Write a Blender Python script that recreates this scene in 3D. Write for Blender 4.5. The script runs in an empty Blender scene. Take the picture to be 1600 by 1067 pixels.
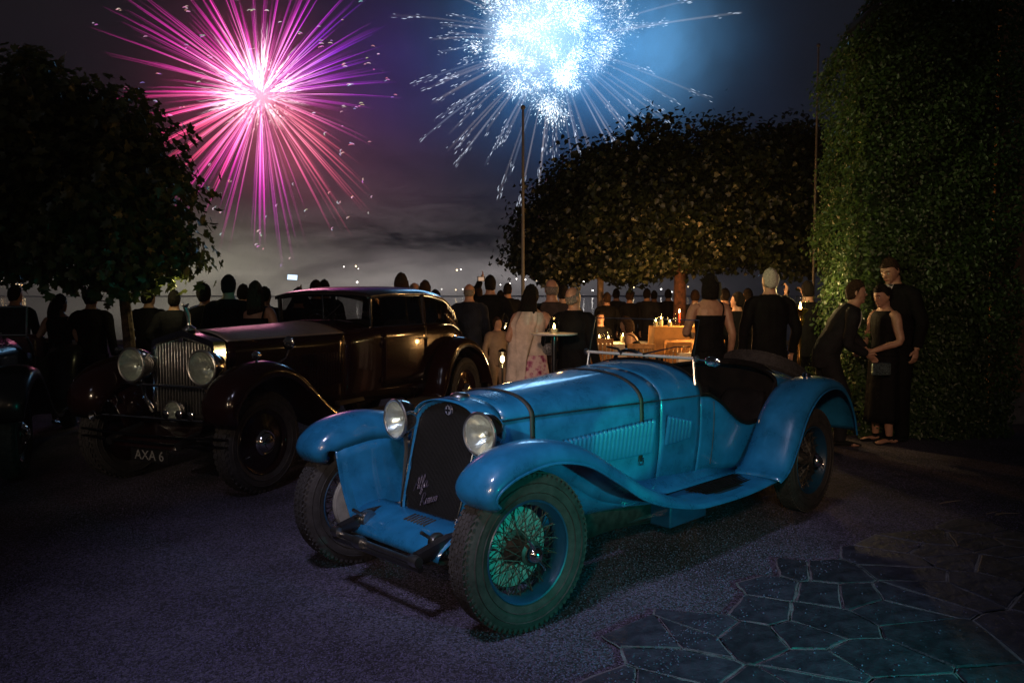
import bpy, bmesh, math, random
import numpy as np
from mathutils import Vector, Matrix
rnd = random.Random(7)
rng = np.random.default_rng(11)
R = math.radians
PI = math.pi
S = bpy.context.scene
COL = S.collection

# ------------------------------------------------------------------ camera
EYE = Vector((0, 0, 1.62))
FPX, PCX, PCY, HOR = 1244.0, 800.0, 533.5, 462.0      # photograph pixels
PITCH = math.atan((PCY - HOR) / FPX)
cam = bpy.data.objects.new('camera', bpy.data.cameras.new('camera'))
COL.objects.link(cam)
cam.location = EYE
cam.rotation_euler = (PI / 2 - PITCH, 0, 0)
cam.data.sensor_width = 36.0
cam.data.lens = 36.0 * FPX / 1600.0
cam.data.clip_start = 0.05
cam.data.clip_end = 6000
S.camera = cam

def ray(px, py):
    x, y, z = (px - PCX) / FPX, 1.0, -(py - PCY) / FPX
    c, s = math.cos(PITCH), math.sin(PITCH)
    return Vector((x, c * y + s * z, -s * y + c * z))
def at(px, py, Y):
    r = ray(px, py)
    return EYE + r * (Y / r.y)
def ground_at(px, py, z=0.0):
    r = ray(px, py)
    return EYE + r * ((z - EYE.z) / r.z)

# ------------------------------------------------------------------ world (night sky lit by firework smoke)
W = bpy.data.worlds.new('World')
S.world = W
W.use_nodes = True
wt = W.node_tree
wt.nodes.clear()
def wn(kind, **kw):
    n = wt.nodes.new(kind)
    for k, v in kw.items():
        setattr(n, k, v)
    return n
def wmath(op, a, b=None):
    n = wn('ShaderNodeMath', operation=op)
    for i, v in enumerate((a, b)):
        if v is None: continue
        if isinstance(v, (int, float)): n.inputs[i].default_value = v
        else: wt.links.new(v, n.inputs[i])
    return n.outputs[0]
def wvec(op, a, b):
    n = wn('ShaderNodeVectorMath', operation=op)
    for i, v in enumerate((a, b)):
        if isinstance(v, (tuple, list, Vector)): n.inputs[i].default_value = v
        else: wt.links.new(v, n.inputs[i])
    return n
wtc = wn('ShaderNodeTexCoord')
wdir = wtc.outputs['Generated']
def wnoise(scale, stretch, detail=6, rough=.6, dist=0.0):
    v = wvec('MULTIPLY', wdir, stretch).outputs[0]
    n = wn('ShaderNodeTexNoise')
    n.inputs['Scale'].default_value = scale
    n.inputs['Detail'].default_value = detail
    n.inputs['Roughness'].default_value = rough
    n.inputs['Distortion'].default_value = dist
    wt.links.new(v, n.inputs['Vector'])
    return n.outputs['Fac']
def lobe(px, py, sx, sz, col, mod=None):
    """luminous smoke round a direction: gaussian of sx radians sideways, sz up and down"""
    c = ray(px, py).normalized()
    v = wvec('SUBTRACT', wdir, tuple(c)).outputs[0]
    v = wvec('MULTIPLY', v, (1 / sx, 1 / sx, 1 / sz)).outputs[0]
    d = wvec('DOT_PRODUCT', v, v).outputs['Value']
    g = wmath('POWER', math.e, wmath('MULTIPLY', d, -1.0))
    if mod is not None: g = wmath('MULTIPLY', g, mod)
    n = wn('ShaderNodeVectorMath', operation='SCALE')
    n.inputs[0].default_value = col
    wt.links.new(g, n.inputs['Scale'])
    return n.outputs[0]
def wrange(v, a, b, c, d):
    n = wn('ShaderNodeMapRange')
    wt.links.new(v, n.inputs['Value'])
    for k, x in zip(('From Min', 'From Max', 'To Min', 'To Max'), (a, b, c, d)):
        n.inputs[k].default_value = x
    return n.outputs['Result']
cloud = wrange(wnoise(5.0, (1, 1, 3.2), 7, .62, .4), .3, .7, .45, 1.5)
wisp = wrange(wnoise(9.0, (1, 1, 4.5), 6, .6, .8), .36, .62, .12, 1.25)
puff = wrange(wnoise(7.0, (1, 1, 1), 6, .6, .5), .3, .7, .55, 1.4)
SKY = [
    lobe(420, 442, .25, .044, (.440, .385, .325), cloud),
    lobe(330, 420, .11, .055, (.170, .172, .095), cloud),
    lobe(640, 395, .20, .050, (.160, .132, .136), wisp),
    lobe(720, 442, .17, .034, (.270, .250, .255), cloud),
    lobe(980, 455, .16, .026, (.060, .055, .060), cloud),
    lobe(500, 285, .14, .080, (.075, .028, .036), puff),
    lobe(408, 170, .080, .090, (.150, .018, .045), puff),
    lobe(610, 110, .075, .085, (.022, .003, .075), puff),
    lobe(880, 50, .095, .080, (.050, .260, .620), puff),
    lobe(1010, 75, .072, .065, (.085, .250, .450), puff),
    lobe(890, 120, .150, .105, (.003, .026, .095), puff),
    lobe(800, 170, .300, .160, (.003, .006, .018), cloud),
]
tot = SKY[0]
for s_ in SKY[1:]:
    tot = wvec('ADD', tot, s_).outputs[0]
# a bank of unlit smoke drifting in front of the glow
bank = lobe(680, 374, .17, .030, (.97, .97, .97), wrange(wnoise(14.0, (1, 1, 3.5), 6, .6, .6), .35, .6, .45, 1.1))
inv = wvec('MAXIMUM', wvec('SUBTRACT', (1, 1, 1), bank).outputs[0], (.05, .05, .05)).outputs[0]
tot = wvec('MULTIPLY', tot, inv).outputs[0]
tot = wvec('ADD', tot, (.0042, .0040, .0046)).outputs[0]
nish = wn('ShaderNodeTexSky', sky_type='NISHITA')
nish.sun_disc = False
nish.sun_elevation = R(-4.0)
nish.sun_rotation = R(200)
nsc = wn('ShaderNodeVectorMath', operation='SCALE')
wt.links.new(nish.outputs[0], nsc.inputs[0])
nsc.inputs['Scale'].default_value = .05
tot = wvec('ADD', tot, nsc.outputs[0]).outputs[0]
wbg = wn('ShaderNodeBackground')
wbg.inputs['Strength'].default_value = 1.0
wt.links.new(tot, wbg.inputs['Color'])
wout = wn('ShaderNodeOutputWorld')
wt.links.new(wbg.outputs[0], wout.inputs['Surface'])
W.cycles.sampling_method = 'MANUAL'
W.cycles.sample_map_resolution = 1024

# ------------------------------------------------------------------ lights
def light(name, kind, loc, power, col, target=None, **kw):
    l = bpy.data.lights.new(name, kind)
    l.energy = power
    l.color = col
    for k, v in kw.items(): setattr(l, k, v)
    o = bpy.data.objects.new(name, l)
    COL.objects.link(o)
    o.location = loc
    if target is not None:
        o.rotation_euler = (Vector(target) - Vector(loc)).to_track_quat('-Z', 'Y').to_euler()
    return o
light('fill_sun', 'SUN', (-4, -6, 9), .035, (.78, .80, 1.0), (0, 5, 0), angle=R(8))  # weak bluish fill added over the court, no moon in the sky
light('terrace_lamp', 'SPOT', (-1.5, .9, 6.0), 900, (.72, .71, 1.0), (-.15, 4.2, .3), spot_size=R(51), spot_blend=1.0, shadow_soft_size=.42)
light('teal_lamp', 'SPOT', (2.5, 1.35, .78), 240, (.01, 1.0, .80), (.75, 4.45, .22), spot_size=R(54), spot_blend=.8, shadow_soft_size=.04)
light('louvre_fill', 'SPOT', (1.2, 1.2, .72), 300, (.02, 1.0, .50), (.72, 4.83, .74), spot_size=R(9.5), spot_blend=.45, shadow_soft_size=.02)  # second teal spot, added to brighten the louvres
light('saloon_fill', 'SPOT', (-4.9, -2.6, 3.6), 620, (1.0, .76, .52), (-3.05, 6.4, .85), spot_size=R(15), spot_blend=.9, shadow_soft_size=.22)  # added warm spot for glints on the saloon front, no fixture
light('headlamp_fill', 'SPOT', (-1.5, -.3, 1.9), 300, (1.0, .96, .92), (-.42, 4.3, .88), spot_size=R(24), spot_blend=1.0, shadow_soft_size=.09)  # added narrow spot for the roadster headlamps, set beside the camera
light('hedge_fill', 'SPOT', (-6.0, 4.2, 4.4), 1050, (.92, .95, .42), (4.0, 9.9, 2.7), spot_size=R(24), spot_blend=.9, shadow_soft_size=.12)  # added yellow-green spot that brightens the left edge of the hedge
light('warm_fill', 'POINT', (2.0, -7.0, 3.0), 55, (1.0, .68, .42), shadow_soft_size=.6)  # added faint warm fill behind the camera, no window there
light('glint_fill', 'POINT', (-5.2, -3.2, 3.4), 60, (1.0, .74, .50), shadow_soft_size=.35)  # added warm point for glints on the saloon chrome, no porch
light('house_lamp', 'SPOT', (-1.6, -6.0, 4.6), 2300, (1.0, .62, .38), (1.35, 9.3, 1.5), spot_size=R(33), spot_blend=1.0, shadow_soft_size=.35)
light('pink_burst_light', 'POINT', tuple(at(408, 150, 250)), 26000, (1, .35, .45), shadow_soft_size=14)
light('blue_burst_light', 'POINT', tuple(at(865, 65, 240)), 60000, (.22, .58, 1), shadow_soft_size=20)

vs = S.view_settings
vs.view_transform = 'Standard'
vs.look = 'None'
vs.exposure = 0.0
vs.gamma = 1.0
vs.use_curve_mapping = False
S.render.engine = 'CYCLES'
cy = S.cycles
cy.use_denoising = True
cy.max_bounces = 6
cy.diffuse_bounces = 2
cy.glossy_bounces = 3
cy.transmission_bounces = 5
cy.transparent_max_bounces = 40
cy.sample_clamp_indirect = 4.0
cy.caustics_reflective = False
cy.caustics_refractive = False

# ------------------------------------------------------------------ materials
MATS = {}
def mat(name, col, rough=.5, metal=0.0, var=.12, scale=6.0, bump=0.0, bscale=40.0, coat=0.0, spec=.5, col2=None, trans=0.0, sheen=0.0, rvar=0.0, emit=None, estr=0.0, objrand=0.0):
    if name in MATS: return MATS[name]
    m = bpy.data.materials.new(name)
    m.use_nodes = True
    nt = m.node_tree
    b = nt.nodes['Principled BSDF']
    tc = nt.nodes.new('ShaderNodeTexCoord')
    nz = nt.nodes.new('ShaderNodeTexNoise')
    nz.inputs['Scale'].default_value = scale
    nz.inputs['Detail'].default_value = 5
    nz.inputs['Roughness'].default_value = .65
    nt.links.new(tc.outputs['Object'], nz.inputs['Vector'])
    mx = nt.nodes.new('ShaderNodeMix')
    mx.data_type = 'RGBA'
    c2 = col2 or tuple(c * (1 - 2.2 * var) for c in col)
    mx.inputs['A'].default_value = (*c2, 1)
    mx.inputs['B'].default_value = (*(col if col2 else tuple(c * (1 + var) for c in col)), 1)
    mr = nt.nodes.new('ShaderNodeMapRange')
    mr.inputs['From Min'].default_value = .32
    mr.inputs['From Max'].default_value = .66
    nt.links.new(nz.outputs['Fac'], mr.inputs['Value'])
    nt.links.new(mr.outputs['Result'], mx.inputs['Factor'])
    outc = mx.outputs['Result']
    if objrand:
        oi = nt.nodes.new('ShaderNodeObjectInfo')
        hs = nt.nodes.new('ShaderNodeHueSaturation')
        ma = nt.nodes.new('ShaderNodeMapRange')
        ma.inputs['To Min'].default_value = 1 - objrand
        ma.inputs['To Max'].default_value = 1 + objrand
        nt.links.new(oi.outputs['Random'], ma.inputs['Value'])
        nt.links.new(ma.outputs['Result'], hs.inputs['Value'])
        nt.links.new(outc, hs.inputs['Color'])
        outc = hs.outputs['Color']
    nt.links.new(outc, b.inputs['Base Color'])
    b.inputs['Roughness'].default_value = rough
    b.inputs['Metallic'].default_value = metal
    b.inputs['Coat Weight'].default_value = coat
    b.inputs['Coat Roughness'].default_value = .06
    b.inputs['Specular IOR Level'].default_value = spec
    b.inputs['Transmission Weight'].default_value = trans
    b.inputs['Sheen Weight'].default_value = sheen
    if emit:
        b.inputs['Emission Color'].default_value = (*emit, 1)
        b.inputs['Emission Strength'].default_value = estr
    if rvar:
        r2 = nt.nodes.new('ShaderNodeMapRange')
        r2.inputs['To Min'].default_value = max(.02, rough - rvar)
        r2.inputs['To Max'].default_value = min(1, rough + rvar)
        nt.links.new(mr.outputs['Result'], r2.inputs['Value'])
        nt.links.new(r2.outputs['Result'], b.inputs['Roughness'])
    if bump:
        n2 = nt.nodes.new('ShaderNodeTexNoise')
        n2.inputs['Scale'].default_value = bscale
        n2.inputs['Detail'].default_value = 4
        nt.links.new(tc.outputs['Object'], n2.inputs['Vector'])
        bp = nt.nodes.new('ShaderNodeBump')
        bp.inputs['Strength'].default_value = bump
        bp.inputs['Distance'].default_value = .02
        nt.links.new(n2.outputs['Fac'], bp.inputs['Height'])
        nt.links.new(bp.outputs['Normal'], b.inputs['Normal'])
    MATS[name] = m
    return m

def glass(name, col=(.9, .95, .95), rough=.0, frost=0.0, keep=.9, ior=1.5):
    """thin glass: clear with a glossy sheen"""
    if name in MATS: return MATS[name]
    m = bpy.data.materials.new(name)
    m.use_nodes = True
    nt = m.node_tree
    nt.nodes.clear()
    t = nt.nodes.new('ShaderNodeBsdfTransparent')
    t.inputs['Color'].default_value = (*[c * keep for c in col], 1)
    g = nt.nodes.new('ShaderNodeBsdfGlossy')
    g.inputs['Roughness'].default_value = rough
    lw = nt.nodes.new('ShaderNodeLayerWeight')
    lw.inputs['Blend'].default_value = .5
    pw = nt.nodes.new('ShaderNodeMath'); pw.operation = 'POWER'; pw.inputs[1].default_value = 4.0
    nt.links.new(lw.outputs['Facing'], pw.inputs[0])
    fr = nt.nodes.new('ShaderNodeMapRange')
    f0 = ((ior - 1) / (ior + 1)) ** 2 * 1.6
    fr.inputs['To Min'].default_value = f0; fr.inputs['To Max'].default_value = .9
    nt.links.new(pw.outputs[0], fr.inputs['Value'])
    mx = nt.nodes.new('ShaderNodeMixShader')
    if frost:
        df = nt.nodes.new('ShaderNodeBsdfDiffuse')
        df.inputs['Color'].default_value = (.9, .9, .86, 1)
        m2 = nt.nodes.new('ShaderNodeMixShader')
        m2.inputs[0].default_value = frost
        nt.links.new(t.outputs[0], m2.inputs[1]); nt.links.new(df.outputs[0], m2.inputs[2])
        t = m2
    nt.links.new(fr.outputs[0], mx.inputs[0])
    nt.links.new(t.outputs[0], mx.inputs[1])
    nt.links.new(g.outputs[0], mx.inputs[2])
    o = nt.nodes.new('ShaderNodeOutputMaterial')
    nt.links.new(mx.outputs[0], o.inputs['Surface'])
    MATS[name] = m
    return m

def emat(name, col, strength, sample=False):
    if name in MATS: return MATS[name]
    m = bpy.data.materials.new(name)
    m.use_nodes = True
    nt = m.node_tree
    nt.nodes.clear()
    e = nt.nodes.new('ShaderNodeEmission')
    e.inputs['Color'].default_value = (*col, 1)
    e.inputs['Strength'].default_value = strength
    o = nt.nodes.new('ShaderNodeOutputMaterial')
    nt.links.new(e.outputs[0], o.inputs['Surface'])
    if not sample: m.cycles.emission_sampling = 'NONE'
    MATS[name] = m
    return m

# ------------------------------------------------------------------ mesh helpers
def frame_along(d, up=Vector((0, 0, 1))):
    d = Vector(d).normalized()
    if abs(d.dot(up)) > .98: up = Vector((1, 0, 0))
    x = up.cross(d).normalized()
    y = d.cross(x)
    return x, y, d

def smooth_path(P, n):
    """Catmull-Rom through the given tuples, n samples in all"""
    P = np.array(P, float)
    k = len(P)
    if k < 3:
        t = np.linspace(0, 1, n)[:, None]
        return P[0] * (1 - t) + P[-1] * t
    seg = np.r_[0, np.cumsum(np.linalg.norm(np.diff(P, axis=0), axis=1))]
    seg = seg / seg[-1]
    m = np.zeros_like(P)
    for i in range(k):
        a, b = max(i - 1, 0), min(i + 1, k - 1)
        m[i] = (P[b] - P[a]) / (seg[b] - seg[a])
    out = []
    for t in np.linspace(0, 1, n):
        i = min(np.searchsorted(seg, t, side='right') - 1, k - 2)
        h = seg[i + 1] - seg[i]
        u = (t - seg[i]) / h
        out.append((2*u**3 - 3*u**2 + 1) * P[i] + (u**3 - 2*u**2 + u) * h * m[i] + (-2*u**3 + 3*u**2) * P[i+1] + (u**3 - u**2) * h * m[i+1])
    return np.array(out)

def curve1(xs, ys):
    """smooth 1-D interpolation table"""
    xs, ys = np.array(xs, float), np.array(ys, float)
    if xs[0] > xs[-1]: xs, ys = xs[::-1], ys[::-1]
    d = np.diff(ys) / np.diff(xs)
    m = np.r_[d[0], [0 if a * b <= 0 else 2 * a * b / (a + b) for a, b in zip(d[:-1], d[1:])], d[-1]]
    def f(x):
        x = min(max(x, xs[0]), xs[-1])
        i = min(int(np.searchsorted(xs, x, side='right')) - 1, len(xs) - 2)
        h = xs[i+1] - xs[i]
        u = (x - xs[i]) / h
        return float((2*u**3 - 3*u**2 + 1) * ys[i] + (u**3 - 2*u**2 + u) * h * m[i] + (-2*u**3 + 3*u**2) * ys[i+1] + (u**3 - u**2) * h * m[i+1])
    return f

class MB:
    def __init__(s):
        s.v, s.f = [], []
    def add(s, vs, fs):
        o = len(s.v)
        s.v.extend(tuple(map(float, v)) for v in vs)
        s.f.extend(tuple(o + i for i in f) for f in fs)
        return s
    def box(s, c, d, M=None):
        x, y, z = (k / 2 for k in d)
        vs = [Vector((sx * x, sy * y, sz * z)) for sx in (-1, 1) for sy in (-1, 1) for sz in (-1, 1)]
        if M is not None: vs = [M @ v for v in vs]
        vs = [v + Vector(c) for v in vs]
        return s.add(vs, [(0, 1, 3, 2), (4, 6, 7, 5), (0, 4, 5, 1), (2, 3, 7, 6), (0, 2, 6, 4), (1, 5, 7, 3)])
    def grid(s, rows, closed=False, caps=False):
        n, m = len(rows), len(rows[0])
        vs = [p for r in rows for p in r]
        fs = []
        for i in range(n - 1):
            for j in range(m if closed else m - 1):
                k = (j + 1) % m
                fs.append((i*m + j, i*m + k, (i+1)*m + k, (i+1)*m + j))
        if caps:
            fs.append(tuple(range(m))[::-1])
            fs.append(tuple((n-1)*m + j for j in range(m)))
        return s.add(vs, fs)
    def tube(s, pts, r, n=8, caps=True, flat=1.0, up=Vector((0, 0, 1))):
        pts = [Vector(p) for p in pts]
        k = len(pts)
        rs = [r] * k if isinstance(r, (int, float)) else list(r)
        rows = []
        px = None
        for i, p in enumerate(pts):
            d = (pts[min(i+1, k-1)] - pts[max(i-1, 0)])
            if d.length < 1e-9: d = Vector((0, 0, 1))
            x, y, d = frame_along(d, up)
            if px is not None:
                x = (px - d * px.dot(d))
                x = x.normalized() if x.length > 1e-6 else frame_along(d, up)[0]
                y = d.cross(x)
            px = x
            rows.append([p + x * (math.cos(2*PI*j/n) * rs[i]) + y * (math.sin(2*PI*j/n) * rs[i] * flat) for j in range(n)])
        return s.grid(rows, closed=True, caps=caps)
    def lathe(s, prof, n=24, M=None, caps=False):
        """prof: (radius, height) pairs turned round local Z"""
        M = M or Matrix.Identity(4)
        rows = [[M @ Vector((r * math.cos(2*PI*j/n), r * math.sin(2*PI*j/n), h)) for j in range(n)] for r, h in prof]
        return s.grid(rows, closed=True, caps=caps)
    def ball(s, c, r, n=12, m=8, M=None):
        if isinstance(r, (int, float)): r = (r, r, r)
        rows = []
        for i in range(m + 1):
            a = PI * i / m
            ra = max(math.sin(a), .02)
            row = []
            for j in range(n):
                v = Vector((r[0] * ra * math.cos(2*PI*j/n), r[1] * ra * math.sin(2*PI*j/n), r[2] * math.cos(a)))
                if M is not None: v = M @ v
                row.append(v + Vector(c))
            rows.append(row)
        return s.grid(rows, closed=True, caps=True)
    def prism(s, poly, z0, z1, M=None):
        n = len(poly)
        vs = [Vector((x, y, z)) for z in (z0, z1) for x, y in poly]
        if M is not None: vs = [M @ v for v in vs]
        return s.add(vs, [tuple(range(n))[::-1], tuple(range(n, 2*n))] + [(i, (i+1) % n, n + (i+1) % n, n + i) for i in range(n)])
    def mesh(s, name, m, smooth=True, angle=38, fix=True):
        me = bpy.data.meshes.new(name)
        me.from_pydata(s.v, [], s.f)
        if fix:
            bm = bmesh.new(); bm.from_mesh(me)
            bmesh.ops.recalc_face_normals(bm, faces=bm.faces)
            bm.to_mesh(me); bm.free()
        me.materials.append(m)
        if smooth:
            me.polygons.foreach_set('use_smooth', [True] * len(me.polygons))
            me.set_sharp_from_angle(angle=R(angle))
        return me
    def build(s, name, m, parent=None, smooth=True, bevel=0, solid=0, subs=0, angle=38, remesh=0, loc=None, soften=0):
        return obj(name, s.mesh(name, m, smooth, angle), parent, bevel, solid, subs, remesh, loc, soften)

def obj(name, me, parent=None, bevel=0, solid=0, subs=0, remesh=0, loc=None, soften=0):
    o = bpy.data.objects.new(name, me)
    COL.objects.link(o)
    if parent is not None: o.parent = parent
    if loc is not None: o.location = loc
    if solid:
        q = o.modifiers.new('s', 'SOLIDIFY'); q.thickness = solid; q.offset = -1
    if remesh:
        q = o.modifiers.new('r', 'REMESH'); q.mode = 'VOXEL'; q.voxel_size = remesh; q.use_smooth_shade = True
        if soften:
            q = o.modifiers.new('c', 'SMOOTH'); q.factor = .5; q.iterations = soften
    if bevel:
        q = o.modifiers.new('b', 'BEVEL'); q.width = bevel; q.segments = 2; q.limit_method = 'ANGLE'; q.angle_limit = R(40)
    if subs:
        q = o.modifiers.new('u', 'SUBSURF'); q.levels = subs; q.render_levels = subs
    return o

def npmesh(name, V, k, m, smooth=False, F=None):
    """V (N*k,3): every k vertices one polygon, or template faces F repeated for every k vertices"""
    N = len(V) // k
    me = bpy.data.meshes.new(name)
    F = F or [tuple(range(k))]
    sizes = np.array([len(f) for f in F])
    flat = np.concatenate([np.array(f) for f in F])
    idx = (np.arange(N)[:, None] * k + flat[None]).ravel().astype(np.int32)
    tots = np.tile(sizes, N).astype(np.int32)
    st = np.r_[0, np.cumsum(tots)[:-1]].astype(np.int32)
    me.vertices.add(len(V)); me.vertices.foreach_set('co', np.ascontiguousarray(V, dtype=np.float32).ravel())
    me.loops.add(len(idx)); me.loops.foreach_set('vertex_index', idx)
    me.polygons.add(len(tots)); me.polygons.foreach_set('loop_start', st); me.polygons.foreach_set('loop_total', tots)
    me.update(calc_edges=True)
    if smooth: me.polygons.foreach_set('use_smooth', [True] * len(tots))
    me.materials.append(m)
    return me

def tag(o, label=None, cat=None, group=None, kind=None):
    if label: o['label'] = label
    if cat: o['category'] = cat
    if group: o['group'] = group
    if kind: o['kind'] = kind
    return o
def thing(name, label, cat, loc=(0, 0, 0), rz=0.0, group=None):
    o = bpy.data.objects.new(name, None)
    COL.objects.link(o)
    o.location = loc
    o.rotation_euler = (0, 0, rz)
    o.empty_display_size = .2
    return tag(o, label, cat, group)
def holder(name, parent, loc=(0, 0, 0), rot=(0, 0, 0)):
    o = bpy.data.objects.new(name, None)
    COL.objects.link(o)
    o.parent = parent
    o.location = loc
    o.rotation_euler = rot
    o.empty_display_size = .1
    return o
def copy_tree(o, parent=None):
    c = o.copy(); COL.objects.link(c)
    if parent is not None: c.parent = parent
    for ch in list(o.children): copy_tree(ch, c)
    return c
def rot_to(d, up=Vector((0, 0, 1))):
    """matrix whose local Z runs along d"""
    x, y, z = frame_along(d, up)
    return Matrix((x, y, z)).transposed().to_4x4()
def TR(c, M=None):
    return Matrix.Translation(Vector(c)) @ (M if M is not None else Matrix.Identity(4))
YAX = Matrix.Rotation(-PI / 2, 4, 'X')      # local Z -> +Y
XAX = Matrix.Rotation(PI / 2, 4, 'Y')       # local Z -> +X
def text(name, body, size, m, parent, M, extrude=.002, shear=0.0, bevel=0.0):
    c = bpy.data.curves.new(name, 'FONT')
    c.body = body; c.size = size; c.extrude = extrude; c.shear = shear; c.bevel_depth = bevel
    c.align_x = 'CENTER'; c.align_y = 'CENTER'
    c.materials.append(m)
    q = bpy.data.objects.new(name, c)
    COL.objects.link(q)
    bpy.context.view_layer.update()
    me = bpy.data.meshes.new_from_object(q.evaluated_get(bpy.context.evaluated_depsgraph_get()))
    bpy.data.objects.remove(q)
    me.name = name
    o = bpy.data.objects.new(name, me)
    COL.objects.link(o)
    o.parent = parent
    o.matrix_local = M
    return o

# ================================================================== GROUND, TERRACE, LAKE
def ground_mat():
    m = bpy.data.materials.new('gravel')
    m.use_nodes = True
    nt = m.node_tree
    b = nt.nodes['Principled BSDF']
    b.inputs['Roughness'].default_value = .85
    b.inputs['Specular IOR Level'].default_value = .3
    tc = nt.nodes.new('ShaderNodeTexCoord')
    def vor(scale, feat='F1'):
        v = nt.nodes.new('ShaderNodeTexVoronoi')
        v.inputs['Scale'].default_value = scale
        v.feature = feat
        nt.links.new(tc.outputs['Object'], v.inputs['Vector'])
        return v
    v1 = vor(95)
    ramp = nt.nodes.new('ShaderNodeValToRGB')
    ramp.color_ramp.elements[0].color = (.018, .016, .024, 1)
    ramp.color_ramp.elements[1].color = (.13, .115, .19, 1)
    e = ramp.color_ramp.elements.new(.55); e.color = (.06, .052, .075, 1)
    sep = nt.nodes.new('ShaderNodeSeparateColor')
    nt.links.new(v1.outputs['Color'], sep.inputs[0])
    nt.links.new(sep.outputs[0], ramp.inputs[0])
    nz = nt.nodes.new('ShaderNodeTexNoise')
    nz.inputs['Scale'].default_value = 1.3
    nz.inputs['Detail'].default_value = 6
    nt.links.new(tc.outputs['Object'], nz.inputs['Vector'])
    mr = nt.nodes.new('ShaderNodeMapRange')
    mr.inputs['From Min'].default_value = .3; mr.inputs['From Max'].default_value = .7
    mr.inputs['To Min'].default_value = .45; mr.inputs['To Max'].default_value = 1.25
    nt.links.new(nz.outputs['Fac'], mr.inputs['Value'])
    hs = nt.nodes.new('ShaderNodeHueSaturation')
    nt.links.new(mr.outputs['Result'], hs.inputs['Value'])
    nt.links.new(ramp.outputs[0], hs.inputs['Color'])
    nt.links.new(hs.outputs[0], b.inputs['Base Color'])
    bp = nt.nodes.new('ShaderNodeBump')
    bp.inputs['Strength'].default_value = .9
    bp.inputs['Distance'].default_value = .008
    bp.invert = True
    nt.links.new(v1.outputs['Distance'], bp.inputs['Height'])
    nt.links.new(bp.outputs['Normal'], b.inputs['Normal'])
    return m
GRAVEL = ground_mat()
g = MB().add([(-90, -40, 0), (90, -40, 0), (90, 27, 0), (-90, 27, 0), (-90, 27, -1.2), (90, 27, -1.2)], [(0, 1, 2, 3), (3, 2, 5, 4)])
tag(g.build('ground', GRAVEL, smooth=False), kind='structure')

def in_poly(x, y, P):
    c = False
    for i in range(len(P)):
        x1, y1 = P[i]; x2, y2 = P[i - 1]
        if (y1 > y) != (y2 > y) and x < (x2 - x1) * (y - y1) / (y2 - y1) + x1: c = not c
    return c
edge_px = [(870, 1130), (960, 1050), (1030, 1000), (1100, 960), (1205, 893), (1300, 866), (1420, 838), (1560, 826), (1800, 850), (2000, 1130)]
TERR = [tuple(ground_at(*p)[:2]) for p in edge_px]
STONE = mat('slate_paving', (.024, .023, .040), rough=.55, var=.25, scale=9, bump=.5, bscale=30, objrand=.35, rvar=.12)
MORTAR = mat('mortar', (.125, .125, .15), rough=.9, var=.2, scale=14, bump=.4, bscale=90)
terr_bed = MB(); terr = tag(holder('terrace', None), kind='structure')
def clip(poly, nx, ny, d):
    out = []
    for i in range(len(poly)):
        a, b = poly[i - 1], poly[i]
        da, db = a[0]*nx + a[1]*ny - d, b[0]*nx + b[1]*ny - d
        if (da <= 0) != (db <= 0):
            t = da / (da - db)
            out.append((a[0] + (b[0]-a[0])*t, a[1] + (b[1]-a[1])*t))
        if db <= 0: out.append(b)
    return out
r5 = random.Random(21)
ca, sa = math.cos(R(-33)), math.sin(R(-33))
seeds = []
for i in range(-10, 15):
    for j in range(-14, 17):
        u, v = (i + r5.uniform(-.62, .62)) * .42, (j + r5.uniform(-.62, .62)) * .25
        seeds.append((2.0 + u*ca - v*sa, 3.6 + u*sa + v*ca))
for (sx, sy) in seeds:
    if not in_poly(sx, sy, TERR): continue
    if sx > 4.4: continue
    poly = [(sx-1, sy-1), (sx+1, sy-1), (sx+1, sy+1), (sx-1, sy+1)]
    gap = r5.uniform(.005, .012)
    for (tx, ty) in seeds:
        dx, dy = tx - sx, ty - sy
        L = math.hypot(dx, dy)
        if 0 < L < 1.6:
            poly = clip(poly, dx/L, dy/L, (sx*dx + sy*dy)/L + L/2 - gap)
    if len(poly) < 3: continue
    pl_ = []
    for (x, y), (x2, y2) in zip(poly, poly[1:] + poly[:1]):
        pl_.append((x, y))
        L = math.hypot(x2-x, y2-y)
        if L > .12:
            for t in (.35, .7):
                pl_.append((x + (x2-x)*t + r5.uniform(-.006, .006), y + (y2-y)*t + r5.uniform(-.006, .006)))
    poly = pl_
    if len(poly) > 2 and max(math.hypot(x-sx, y-sy) for x, y in poly) < .06: continue
    bx = [(sx + (x-sx)*1.0, sy + (y-sy)*1.0) for x, y in poly]
    full = [(x + (x-sx)/max(.05, math.hypot(x-sx, y-sy))*gap*1.5, y + (y-sy)/max(.05, math.hypot(x-sx, y-sy))*gap*1.5) for x, y in poly]
    terr_bed.add([(x, y, .014) for x, y in full], [tuple(range(len(full)))])
    cx, cy = sum(p[0] for p in poly)/len(poly), sum(p[1] for p in poly)/len(poly)
    zt = .0135 + r5.uniform(-.002, .003)
    inner = [(cx + (x-cx)*.972, cy + (y-cy)*.972) for x, y in poly]
    n = len(poly)
    vs = [(x-cx, y-cy, 0) for x, y in poly] + [(x-cx, y-cy, zt-.005) for x, y in poly] + [(x-cx, y-cy, zt + r5.uniform(-.0015, .0015)) for x, y in inner]
    fs = [(i, (i+1) % n, n+(i+1) % n, n+i) for i in range(n)] + [(n+i, n+(i+1) % n, 2*n+(i+1) % n, 2*n+i) for i in range(n)] + [tuple(range(2*n, 3*n))]
    MB().add(vs, fs).build('paving_stone', STONE, terr, smooth=False, loc=(cx, cy, .005))

terr_bed.build('mortar_bed', MORTAR, terr, smooth=False)
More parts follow.
